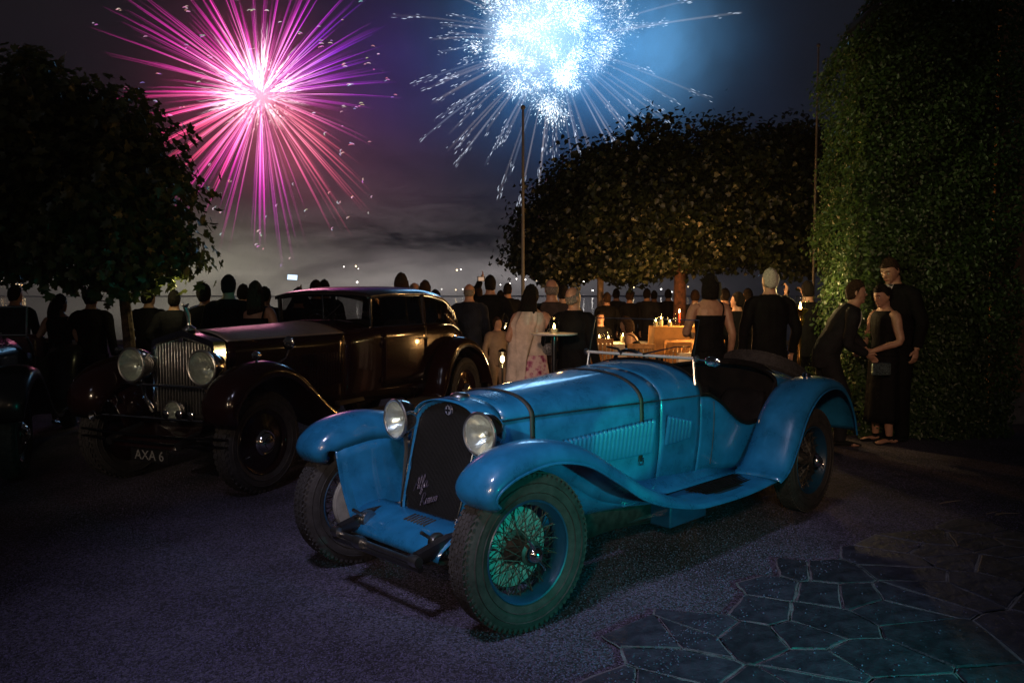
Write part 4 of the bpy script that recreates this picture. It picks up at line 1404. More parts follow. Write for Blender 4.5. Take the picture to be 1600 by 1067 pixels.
# spare tyre on the tail (a thing strapped to the car)
sp0 = holder('spare_wheel', rd, (-3.74, 0, .985), (0, 0, 0))
sp0.matrix_local = Matrix.Translation((-3.73, 0, .955)) @ Matrix.Scale(.92, 4) @ rot_to((-.46, 0, .89)) @ Matrix.Rotation(R(90), 4, 'X')
for ch in w0.children:
    if ch.name.split('.')[0] in ('tyre', 'rim', 'hub', 'wing_nut'):
        c = ch.copy(); COL.objects.link(c); c.parent = sp0
MB().lathe([(.03, 0), (.03, .03), (.0, .04)], 12, TR((-3.02, .72, 1.015))).build('wing_lamp', CHROME, rd)
# flat leather bow of the folded hood behind the seats
MB().tube(smooth_path([(-3.05, .45, 1.0), (-3.12, .3, 1.06), (-3.17, 0, 1.085), (-3.12, -.3, 1.06), (-3.05, -.45, 1.0)], 20), .02, 8).build('hood_bow', LEATHER, rd)

# ------------------------------------------------------------------ maroon saloon
MAROON = mat('maroon_paint', (.0125, .0036, .0032), rough=.20, var=.12, coat=.6, bump=.01, spec=.3)
MAROONB = mat('polished_bonnet', (.78, .68, .68), rough=.40, var=.08, metal=.9)
RDARK = mat('dark_interior', (.020, .014, .012), rough=.7)
DGLASS = glass('saloon_glass', col=(.55, .55, .55), keep=.8)
GREYROOF = mat('roof_paint', (.022, .014, .015), rough=.25, coat=.6)
sl = thing('saloon_car', 'large vintage maroon saloon car with upright chrome radiator, parked beside the blue roadster', 'car', (-2.774, 6.796, 0), R(247.5))

def disc_wheel(parent, loc, rz, body, Rr=.42):
    w = holder('wheel', parent, loc, (0, 0, rz))
    b = MB(); tread_tyre(b, Rr, .17, rows=3, cnt=48); b.build('tyre', RUBBER, w, angle=30)
    k = Rr / .42
    MB().lathe([(.275*k, .055), (.262*k, .068), (.25*k, .062), (.235*k, .045), (.14*k, .062), (.12*k, .070), (0, .072)], 48, YAX).lathe([(.275*k, -.055), (.2*k, -.06), (0, -.06)], 32, YAX).build('wheel_disc', body, w)
    MB().lathe([(.105*k, .068), (.108*k, .080), (.096*k, .092), (.085*k, .088), (.074*k, .110), (.05*k, .122), (.048*k, .130), (.03*k, .136), (0, .137)], 32, YAX).build('hub_cap', CHROME, w)
    MB().lathe([(.262*k, .066), (.268*k, .072), (.262*k, .075)], 48, YAX, ).build('rim_band', body, w)
    MB().tube([(.20*k, .055, -.10), (.18*k, .085, -.09)], [.007, .005], 6).build('valve', CHROME, w)
    return w

gw = curve1([.0, -.06, -.5, -1.0, -1.53, -2.1, -2.8, -3.4, -4.0, -4.5, -4.8], [.34, .345, .40, .46, .545, .62, .66, .66, .60, .48, .38])
gzh = curve1([.0, -.06, -1.53, -2.1, -2.8, -3.6, -4.1, -4.5, -4.8], [1.225, 1.228, 1.245, 1.29, 1.29, 1.28, 1.16, .90, .66])
gzt = curve1([.0, -.06, -1.1, -1.53, -1.85, -2.1], [1.318, 1.322, 1.350, 1.362, 1.372, 1.36])
gzb = curve1([.0, -.06, -1.5, -4.0, -4.8], [.60, .60, .52, .48, .52])
def gsec(x, off=0, lo=0, hi=1, zt=None):
    w, zh, zb = gw(x), gzh(x), gzb(x)
    zt = gzt(x) if zt is None else zt
    out = []
    for k in range(17):
        u = .5 * k / 6 if k < 7 else .5 + .5 * (k - 6) / 10
        if u < lo - 1e-6 or u > hi + 1e-6: continue
        if u <= .5:
            t = u / .5
            out.append((x, w * (.97 + .03*t) + off + .02*math.sin(PI*t)*(1 if x < -1.6 else .15), zb + (zh - zb)*t))
        else:
            a = (u - .5) / .5
            out.append((x, w * (1 - a) , zh + (zt - zh) * (1 - (1 - a)**2.2) + off))
    return out
gx = list(np.linspace(-.10, -1.53, 18))
MB().grid([mirror_rows(gsec(x, 0, .5, 1)) for x in gx]).build('bonnet', MAROONB, sl, solid=.006, angle=24)
for s_ in (1, -1):
    f_ = (lambda r: r) if s_ > 0 else flip
    MB().grid(f_([gsec(x, 0, 0, .5) for x in gx])).build('bonnet_side', MAROON, sl, solid=.005)
    e = [gsec(x, .004, .5, .5)[0] for x in gx]
    MB().tube([(x, s_*y, z) for x, y, z in e], .005, 6).build('hinge_rod', CHROME, sl)
    if s_ > 0:
        for i in range(24):
            x = -.66 - i * .036
            q = MB()
            q.grid([[(px_, py_*k, t*.33) for px_, py_ in [(.012, 0), (.005, .006), (-.006, .011), (-.010, 0)]] for t, k in ((0, .1), (.05, 1), (.95, 1), (1, .1))], caps=True)
            if i == 0: lm = q.mesh('louvre', MAROON, angle=50)
            o = obj('louvre', lm, sl, loc=(x, gw(x)*.985 + .002, .74))
            o.rotation_euler = (0, 0, R(5))
MB().tube([(x, 0, gzt(x) + .002) for x in gx], .005, 6).build('hinge_rod', CHROME, sl)
# radiator
ro = [(.335, .575), (.342, .62), (.345, 1.20), (.335, 1.235), (.30, 1.252), (0, 1.330)]
def rring(k, x, dz=0): 
    L = [(x, y*k, .62 + (z - .62)*k + dz) for y, z in ro]
    return L + [(x, -y, z) for x, y, z in L[::-1][1:]]
MB().grid([rring(.90, .045), rring(.93, .065), rring(1.0, .065), rring(1.0, -.075)]).build('radiator_shell', CHROME, sl, angle=30)
cr_ = rring(.91, .02); MB().add(cr_, [tuple(range(len(cr_)))]).build('radiator_core', MATS['core_black'], sl, smooth=False)
for i in range(19):
    y = -.295 + .59 * i / 18
    zt = 1.235 - abs(y) * .10
    o = MB().box((.048, y, (.62 + zt)/2), (.014, .0085, zt - .62)).build('slat', SATIN, sl, bevel=.002)
MB().box((.075, 0, 1.245), (.006, .045, .040)).build('radiator_badge', SCR, sl, bevel=.004)
# mascot: a small winged figure leaning forward
ms = MB()
MSZ = 1.3
ms.lathe([(.042, 0), (.046, .012), (.030, .022), (.014, .035), (.012, .05)], 16, TR((-.02, 0, 1.325)))
ms.tube([(-.02, 0, 1.37), (-.015, 0, 1.42), (.0, 0, 1.455), (.015, 0, 1.478)], [.012, .016, .014, .008], 8)
ms.ball((.026, 0, 1.492), (.012, .010, .013), 8, 6)
for s_ in (1, -1):
    ms.tube([(.0, .010*s_, 1.462), (-.035, .040*s_, 1.482), (-.085, .062*s_, 1.500)], [.012, .016, .004], 6, flat=.35)
ms.v = [(-.02 + (x + .02) * MSZ, y * MSZ, 1.325 + (z - 1.325) * MSZ) for x, y, z in ms.v]
ms.build('mascot', SATIN, sl)
# cabin lower body
bx_ = list(np.linspace(-1.535, -4.8, 34))
half = [gsec(x, 0, 0, .5) for x in bx_]
for s_ in (1, -1):
    f_ = (lambda r: r) if s_ > 0 else flip
    MB().grid(f_(half)).build('body_side', MAROON, sl, solid=.008)
    dr = MB().grid(f_([[(x, y + .006, z) for x, y, z in gsec(x_)[1:7]] for x_ in np.linspace(-2.10, -3.02, 12)])).build('door', MAROON, sl, solid=.008)
    MB().tube([(-2.95, s_*.70, 1.13), (-2.95, s_*.725, 1.13), (-2.84, s_*.727, 1.125)], .008, 6).build('door_handle', CHROME, dr)
    for zz in (.72, 1.10): MB().lathe([(.010, -.03), (.013, 0), (.010, .03)], 8, TR((-2.09, s_*(gw(-2.09)+.012), zz)), caps=True).build('hinge', MAROON, dr)
    MB().tube([(x, s_*(gw(x) + .004), gzh(x) - .012) for x in np.linspace(-1.54, -4.0, 24)], .007, 6).build('belt_moulding', CHROME if s_ > 2 else MAROON, sl)
MB().grid([mirror_rows(gsec(x, 0, .5, 1)) for x in np.linspace(-1.535, -1.96, 6)]).build('scuttle', MAROON, sl, solid=.006)
MB().grid([mirror_rows([(x_, y, z) for (x_, y, z) in gsec(x, 0, .5, 1, zt=max(gzh(x) + .02, 1.60 - (abs(x) - 3.75)*.70))]) for x in np.linspace(-3.70, -4.8, 14)]).build('rear_deck', MAROON, sl, solid=.008)
MB().box((-3.0, 0, .55), (3.2, 1.15, .04)).build('floor_pan', RDARK, sl)
# roof and pillars
rz_ = curve1([-1.90, -2.0, -2.4, -2.9, -3.5, -3.9, -4.15], [1.645, 1.685, 1.722, 1.730, 1.685, 1.56, 1.42])
re_ = curve1([-1.90, -2.4, -3.0, -3.5, -3.9, -4.15], [1.615, 1.645, 1.645, 1.60, 1.46, 1.30])
rw_ = curve1([-1.90, -2.4, -3.0, -3.6, -4.15], [.585, .62, .62, .59, .50])
rows = []
for x in np.linspace(-1.88, -4.15, 28):
    w, ze, zt = rw_(x), re_(x), rz_(x)
    h_ = [(x, w + .012, ze - .035), (x, w + .012, ze)] + [(x, w * math.cos(a)**.7, ze + (zt - ze) * math.sin(a)) for a in np.linspace(.12, PI/2, 10)]
    rows.append(mirror_rows(h_))
MB().grid(rows).build('roof', GREYROOF, sl, solid=.02)
for s_ in (1, -1):
    for (xb_, xt_, r) in ((-1.97, -1.95, .018), (-3.03, -2.99, .030)):
        MB().tube([(xb_, s_*(gw(xb_) - .035), 1.27), (xt_, s_*(rw_(xt_) - .005), re_(xt_) - .01)], r, 8).build('pillar', GREYROOF, sl)
    MB().tube([(-1.945, s_*(gw(-1.95) - .02), 1.30), (-1.925, s_*.592, 1.60)], .007, 6).build('pillar_trim', CHROME, sl)
    MB().grid([[(x, s_*(gw(x) - .03), gzh(x) - .01), (x, s_*(rw_(x) - .012), re_(x) - .02)] for x in np.linspace(-1.99, -3.0, 6)]).build('side_window', DGLASS, sl)
    MB().grid([[(x, s_*(gw(x) - .03), gzh(x) - .01), (x, s_*(rw_(x) - .012), re_(x) - .02)] for x in np.linspace(-3.06, -3.62, 5)]).build('side_window', DGLASS, sl)
    MB().grid([[(x, s_*(gw(x) - .02), gzh(x) - .02), (x, s_*(rw_(x) + .005), re_(x) - .02)] for x in np.linspace(-3.62, -4.15, 7)]).build('quarter_panel', MAROON, sl, solid=.02)
    wf = MB()
    for (a, b) in ((-2.0, -2.98), (-3.07, -3.61)):
        wf.tube([(a, s_*(gw(a) - .022), gzh(a)), (b, s_*(gw(b) - .022), gzh(b))], .007, 6)
    wf.build('window_trim', CHROME, sl)
MB().grid([[(-1.945, y, 1.30 + .05*(1 - (y/.58)**2)) for y in np.linspace(-.585, .585, 9)], [(-1.93, y*.97, 1.60 + .03*(1 - (y/.58)**2)) for y in np.linspace(-.585, .585, 9)]]).build('windscreen', DGLASS, sl)
MB().tube([(-1.935, 0, 1.34), (-1.92, 0, 1.635)], .008, 6).build('centre_pillar', CHROME, sl)
MB().tube([(-1.93, .02, 1.37), (-1.915, .16, 1.46), (-1.91, .24, 1.53)], .005, 5).build('wiper', CHROME, sl)
for y in (.30, -.30):
    MB().grid([[(-2.75, y-.24, .85), (-2.75, y, .87), (-2.75, y+.24, .85)], [(-2.95, y-.25, 1.10), (-2.97, y, 1.12), (-2.95, y+.25, 1.10)], [(-3.02, y-.22, 1.37), (-3.04, y, 1.39), (-3.02, y+.22, 1.37)], [(-3.1, y-.22, 1.30), (-3.11, y, 1.31), (-3.1, y+.22, 1.30)]]).build('seat', RDARK, sl, solid=.05, subs=1)
swc = TR((-2.35, -.32, 1.22), rot_to((-.85, 0, .5)))
MB().tube([swc @ Vector((.21*math.cos(a), .21*math.sin(a), 0)) for a in np.linspace(0, 2*PI, 33)], .013, 7, caps=False).build('steering_wheel', RDARK, sl)
MB().grid([mirror_rows([(x, y, z - .03) for x, y, z in gsec(-1.97, 0, .5, 1)]), mirror_rows([(x, y, z - .10) for x, y, z in gsec(-2.06, 0, .5, 1)])]).build('dashboard', RDARK, sl, solid=.02)
# wings
prof_g = [(.17, -.13), (.168, -.08), (.15, -.04), (.10, -.012), (.04, 0), (-.04, 0), (-.11, -.015), (-.17, -.05), (-.21, -.12), (-.23, -.22)]
pg = [(.45, .60), (.50, .70), (.48, .84), (.36, .98), (.15, 1.07), (-.08, 1.085), (-.32, 1.01), (-.56, .84), (-.78, .66), (-1.0, .53), (-1.25, .455), (-1.45, .44)]
wsg = curve1([0, .1, .3, 1], [.85, 1, 1.05, 1])
nsg = curve1([0, .12, .25, .75, 1], [.5, .9, 1, .7, .3])
fg = fender(pg, .745, prof_g, 44, wsg, nsg)
pgr = [(-2.95, .44), (-3.03, .58), (-3.13, .82), (-3.32, 1.03), (-3.58, 1.115), (-3.85, 1.09), (-4.12, .97), (-4.32, .78), (-4.45, .57), (-4.50, .45)]
fgr = fender(pgr, .73, prof_g, 44, None, curve1([0, .12, .3, 1], [.4, .8, 1, 1]))
for s_ in (1, -1):
    f_ = (lambda r: r) if s_ > 0 else flip
    MB().grid(f_(fg)).build('front_wing', MAROON, sl, solid=.008)
    MB().grid(f_(fgr)).build('rear_wing', MAROON, sl, solid=.008)
    MB().grid(f_([[r[-1], (r[-1][0]*.9, .40, max(.5, r[-1][2]-.3))] for r in fg[3:38]])).build('wing_valance', MAROON, sl, solid=.006)
    MB().box((-2.2, .77*s_, .425), (1.55, .34, .03)).build('running_board', MAROON, sl, bevel=.008)
    MB().box((-2.2, .77*s_, .443), (1.5, .27, .008)).build('running_mat', RUBBER, sl)
    MB().tube([(-1.46, .945*s_, .43), (-2.95, .945*s_, .43)], .008, 6).build('board_trim', CHROME, sl)
    headlamp(sl, (.245, .385*s_, 1.035), .140, depth=1.7, flute=True)
    MB().tube([(.14, .385*s_, .90), (.12, .38*s_, .75), (.05, .35*s_, .62)], [.022, .018, .025], 8).build('lamp_stay', CHROME, sl)
    # horns under the lamps
    MB().lathe([(.012, -.20), (.016, -.06), (.032, -.015), (.052, 0), (.048, .004), (.014, -.03)], 18, TR((.32, .52*s_, .735), XAX)).build('horn', CHROME, sl)
    sdl = MB().lathe([(.0, -.06), (.024, -.045), (.033, -.012), (.034, 0), (.026, .014), (0, .018)], 14, TR((.05, .76*s_, 1.135), XAX))
    sdl.tube([(.03, .76*s_, 1.08), (.03, .76*s_, 1.11)], .012, 6)
    sdl.build('side_lamp', CHROME, sl)
    pts = smooth_path([(-1.6, .40*s_, .48), (-.3, .38*s_, .50), (.25, .37*s_, .50), (.50, .37*s_, .43)], 14)
    MB().tube(pts, .035, 8).build('chassis_rail', BLACKP, sl)
    MB().tube([(.46, .37*s_, .46), (.2, .37*s_, .36), (-.45, .37*s_, .45)], [.018, .03, .018], 8).build('leaf_spring', IRON, sl)
mr = MB().ball((-.33, .80, 1.215), (.018, .062, .062), 16, 10).tube([(-.33, .80, 1.16), (-.30, .79, 1.09), (-.22, .77, 1.05)], [.006, .006, .009], 6)
mr.build('wing_mirror', CHROME, sl)
MB().tube([(.20, -.62, .88), (.215, -.38, .87), (.215, .38, .87), (.20, .62, .88)], .014, 8).build('lamp_bar', CHROME, sl)
headlamp(sl, (.20, .02, .655), .085, name='fog_lamp', depth=1.2, flute=False)
MB().tube([(.36, -.56, .62), (.36, .50, .62)], .012, 8).build('badge_bar', CHROME, sl)
for (y, z) in ((.12, .66), (.26, .665), (.38, .66)):
    MB().lathe([(.034, 0), (.036, .006), (.028, .012), (0, .013)], 16, TR((.372, y, z), XAX)).tube([(.37, y, z - .03), (.365, y, .62)], .005, 5).build('club_badge', CHROME, sl)
hb = MB().lathe([(.010, -.16), (.014, -.05), (.028, -.012), (.044, 0), (.040, .004), (.012, -.02)], 18, TR((.46, -.60, .625), XAX))
hb.tube([(.40, -.60, .625), (.36, -.5, .62)], .008, 6)
hb.build('trumpet_horn', CHROME, sl)
bmp = MB()
for z in (.44, .50): bmp.tube(smooth_path([(.40, -.78, z), (.46, -.4, z), (.48, 0, z), (.46, .4, z), (.40, .78, z)], 16), .024, 8, flat=.5)
bmp.build('bumper', mat('dark_chrome', (.10, .09, .09), rough=.2, metal=1), sl)
MB().grid([[(.02, y, .58), (.20, y, .52), (.38, y, .47), (.48, y, .40)] for y in np.linspace(-.36, .36, 6)]).build('front_apron', MAROON, sl, solid=.006)
pl = MB().box((.43, .0, .325), (.012, .40, .105)).build('number_plate', BLACKP, sl, bevel=.003)
PLW = mat('plate_letter', (.20, .20, .21), rough=.5)
text('plate_lettering', 'AXA 6', .112, PLW, pl, Matrix.Translation((.4375, .0, .325)) @ MT, extrude=.0015)
MB().box((.41, 0, .39), (.03, .30, .02)).tube([(.42, .16, .40), (.44, .20, .37), (.42, .16, .33)], .007, 6).build('plate_bracket', STEEL, sl)
MB().tube([(0, -.66, .42), (0, -.4, .34), (0, .4, .34), (0, .66, .42)], .035, 8).build('front_axle', IRON, sl)
MB().tube([(-3.8, -.66, .42), (-3.8, .66, .42)], .05, 8).build('rear_axle', IRON, sl)
w1 = disc_wheel(sl, (0, .735, .42), R(-4), MAROON)
for (x, y, rz) in ((-3.8, .735, 0), (0, -.735, PI + R(-4)), (-3.8, -.735, PI)):
    c = copy_tree(w1, sl); c.location = (x, y, .42); c.rotation_euler = (0, R(23), rz)

# ------------------------------------------------------------------ black tourer at the edge of the court
to = thing('touring_car', 'black open touring car with folded windscreen and dark red seats', 'car', (-5.05, 6.75, 0), R(291))
tw = curve1([.1, -1.0, -1.6, -2.2, -3.2, -3.9], [.27, .36, .47, .56, .55, .36])
def tsec(x, zt, zh, zb=.5):
    w = tw(x)
    h_ = [(x, w, zb), (x, w + .015, (zb + zh)/2), (x, w, zh)] + [(x, w*math.cos(a)**.8, zh + (zt - zh)*math.sin(a)) for a in np.linspace(.15, PI/2, 9)]
    return mirror_rows(h_)
MB().grid([tsec(x, 1.10 + .08*(-x), 1.0) for x in np.linspace(-.05, -1.62, 12)]).build('bonnet', BLACKP, to, solid=.006)
for s_ in (1, -1):
    f_ = (lambda r: r) if s_ > 0 else flip
    MB().grid(f_([[(x, tw(x), .5), (x, tw(x) + .02, .75), (x, tw(x), 1.02 - .10*math.sin(PI*min(1, max(0, (-x - 1.7)/1.2))))] for x in np.linspace(-1.625, -3.3, 14)])).build('body_side', BLACKP, to, solid=.01)
    fw_ = fender([(x, z*.93) for x, z in pg], .70, prof_g, 34, wsg, nsg)
    MB().grid(f_(fw_)).build('front_wing', BLACKP, to, solid=.008)
    MB().grid(f_(fender([(x + .75, z*.93) for x, z in pgr], .70, prof_g, 34, None, None))).build('rear_wing', BLACKP, to, solid=.008)
    MB().box((-1.85, .72*s_, .40), (1.0, .30, .03)).build('running_board', BLACKP, to, bevel=.006)
    headlamp(to, (.22, .33*s_, .88), .115, depth=1.4)
    MB().tube([(.12, .33*s_, .77), (.05, .33*s_, .5)], .016, 6).build('lamp_stay', BLACKP, to)
MB().grid([tsec(x, 1.06 - .55*((-x - 3.25)/.7)**1.5, .98 - .4*((-x - 3.25)/.7)**1.5) for x in np.linspace(-3.25, -3.95, 8)]).build('tail', BLACKP, to, solid=.01)
MB().box((-1.9, 0, .48), (3.6, .8, .04)).build('floor_pan', RDARK, to)
ro = [(.27, .45), (.28, .6), (.28, .95), (.24, 1.06), (.0, 1.11)]
MB().grid([rring(.88, .03), rring(.93, .05), rring(1, .05), rring(1, -.06)]).build('radiator_shell', STEEL, to)
c_r = rring(.9, .02); MB().add(c_r, [tuple(range(len(c_r)))]).build('radiator_core', MATS['core_black'], to, smooth=False)
REDL = mat('dark_red_leather', (.085, .016, .012), rough=.5, var=.2, bump=.2)
for (x, y, w) in ((-2.25, .26, .24), (-2.25, -.26, .24), (-3.1, 0, .48)):
    MB().grid([[(x + .45, y - w, .72), (x + .45, y, .75), (x + .45, y + w, .72)], [(x + .1, y - w, .70), (x + .1, y, .73), (x + .1, y + w, .70)], [(x - .02, y - w, 1.0), (x - .03, y, 1.02), (x - .02, y + w, 1.0)], [(x - .05, y - w*.9, 1.16), (x - .06, y, 1.20), (x - .05, y + w*.9, 1.16)], [(x - .12, y - w*.9, 1.12), (x - .13, y, 1.15), (x - .12, y + w*.9, 1.12)]]).build('seat', REDL, to, solid=.05, subs=1)
wsq = holder('windscreen', to)
fr_ = MB()
for (a, b) in (((-1.66, -.50, 1.16), (-1.74, -.50, 1.50)), ((-1.66, .50, 1.16), (-1.74, .50, 1.50)), ((-1.74, -.50, 1.50), (-1.74, .50, 1.50)), ((-1.66, -.50, 1.20), (-1.66, .50, 1.20))):
    fr_.tube([a, b], .011, 8)
fr_.tube([(-1.66, .50, 1.18), (-1.72, .53, 1.08), (-1.80, .54, .95), (-1.82, .54, .80)], .014, 8)
fr_.build('frame', STEEL, wsq)
MB().grid([[(-1.66, -.49, 1.20), (-1.66, .49, 1.20)], [(-1.738, -.49, 1.49), (-1.738, .49, 1.49)]]).build('pane', CLEAR, wsq)
for (x, y, rz) in ((0, .68, 0), (-3.05, .68, 0), (0, -.68, PI), (-3.05, -.68, PI)):
    c = copy_tree(w1, to); c.location = (x, y, .40); c.rotation_euler = (0, R(31), rz); c.scale = (.95, .95, .95)
    for ch in c.children:
        if ch.name.split('.')[0] in ('wheel_disc', 'rim_band'):
            ch.data = ch.data.copy(); ch.data.materials[0] = BLACKP

# ================================================================== PEOPLE
SKIN = mat('skin', (.46, .25, .17), rough=.5, var=.08, scale=20)
SUIT_N = mat('navy_suit', (.009, .012, .026), rough=.85, spec=.12, bump=.7, bscale=11, var=.2, sheen=.1)
SUIT_B = mat('black_suit', (.0065, .006, .0065), rough=.85, spec=.12, bump=.7, bscale=11, var=.2)
SUIT_G = mat('brown_grey_suit', (.060, .044, .040), rough=.85, spec=.12, bump=.7, bscale=11, var=.2)
SUIT_C = mat('charcoal_suit', (.016, .0155, .018), rough=.85, spec=.12, bump=.7, bscale=11, var=.2)
SHOE = mat('black_shoe', (.012, .010, .010), rough=.3)
SHIRT = mat('white_shirt', (.72, .70, .68), rough=.8)
H_DARK = mat('dark_hair', (.014, .010, .008), rough=.8, var=.4, scale=70, bump=1.0, bscale=120, spec=.15)
H_BROWN = mat('brown_hair', (.055, .030, .018), rough=.8, var=.4, scale=70, bump=1.0, bscale=120, spec=.15)
H_GREY = mat('grey_hair', (.30, .27, .25), rough=.8, var=.3, scale=70, bump=1.0, bscale=120, spec=.15)
H_WHITE = mat('white_hair', (.62, .58, .52), rough=.8, var=.2, scale=70, bump=1.0, bscale=120, spec=.15)
DRESS_B = mat('black_dress', (.006, .0055, .0065), rough=.75, spec=.12, bump=.7, bscale=11, var=.2)
SHAWL = mat('white_shawl', (.64, .52, .46), rough=.8, var=.12, scale=9, bump=.5, bscale=16)
EYEW = mat('eye_white', (.6, .58, .55), rough=.3)
BROWN_D = mat('brown_dress', (.07, .03, .025), rough=.8)

def floral():
    m = bpy.data.materials.new('floral_print')
    m.use_nodes = True
    nt = m.node_tree
    b = nt.nodes['Principled BSDF']
    b.inputs['Roughness'].default_value = .8
    tc = nt.nodes.new('ShaderNodeTexCoord')
    v = nt.nodes.new('ShaderNodeTexVoronoi'); v.inputs['Scale'].default_value = 17
    n = nt.nodes.new('ShaderNodeTexNoise'); n.inputs['Scale'].default_value = 60
    mp = nt.nodes.new('ShaderNodeVectorMath'); mp.operation = 'ADD'
    sc = nt.nodes.new('ShaderNodeVectorMath'); sc.operation = 'SCALE'; sc.inputs['Scale'].default_value = .035
    nt.links.new(tc.outputs['Object'], n.inputs['Vector'])
    nt.links.new(n.outputs['Color'], sc.inputs[0])
    nt.links.new(tc.outputs['Object'], mp.inputs[0]); nt.links.new(sc.outputs[0], mp.inputs[1])
    nt.links.new(mp.outputs[0], v.inputs['Vector'])
    r = nt.nodes.new('ShaderNodeValToRGB')
    r.color_ramp.elements[0].color = (.20, .015, .075, 1); r.color_ramp.elements[0].position = .22
    r.color_ramp.elements[1].color = (.62, .44, .44, 1); r.color_ramp.elements[1].position = .62
    e = r.color_ramp.elements.new(.40); e.color = (.42, .14, .24, 1)
    nt.links.new(v.outputs['Distance'], r.inputs[0])
    nt.links.new(r.outputs[0], b.inputs['Base Color'])
    return m
FLORAL = floral()

def ell_ring(c, hd, hw, ax, n=14, power=1.0):
    """ring round centre c: half depth along ax[0], half width along ax[1]"""
    return [c + ax[0] * (hd * math.cos(2*PI*j/n)) + ax[1] * (hw * math.sin(2*PI*j/n)) for j in range(n)]

def hand(b, wrist, d, side, s=1.0, curl=.5):
    """palm, four fingers of unequal length and a thumb; d = forearm direction, side = towards the thumb"""
    d = d.normalized(); side = (side - d * side.dot(d)).normalized(); nrm = d.cross(side)
    pc = wrist + d * .045 * s
    b.tube([wrist - d*.01*s, wrist + d*.02*s, wrist + d*.06*s, wrist + d*.088*s], [.020*s, .030*s, .038*s, .034*s], 10, flat=.5, up=nrm)
    for k, L in enumerate((.068, .078, .072, .056)):
        o = side * (.027 - .018*k) * s
        p0 = wrist + d*.075*s + o
        p1 = p0 + (d * math.cos(curl*.6) + nrm * math.sin(curl*.6)) * L*.5*s
        p2 = p1 + (d * math.cos(curl*1.6) + nrm * math.sin(curl*1.6)) * L*.32*s
        p3 = p2 + (d * math.cos(curl*2.4) + nrm * math.sin(curl*2.4)) * L*.25*s
        b.tube([p0, p1, p2, p3], [.0095*s, .009*s, .008*s, .006*s], 7)
    t0 = wrist + d*.025*s + side*.025*s
    t1 = t0 + (d*.6 + side*.8).normalized()*.036*s
    b.tube([t0, t1, t1 + (d*.9 + side*.25 + nrm*.3).normalized()*.032*s], [.013*s, .011*s, .008*s], 7)

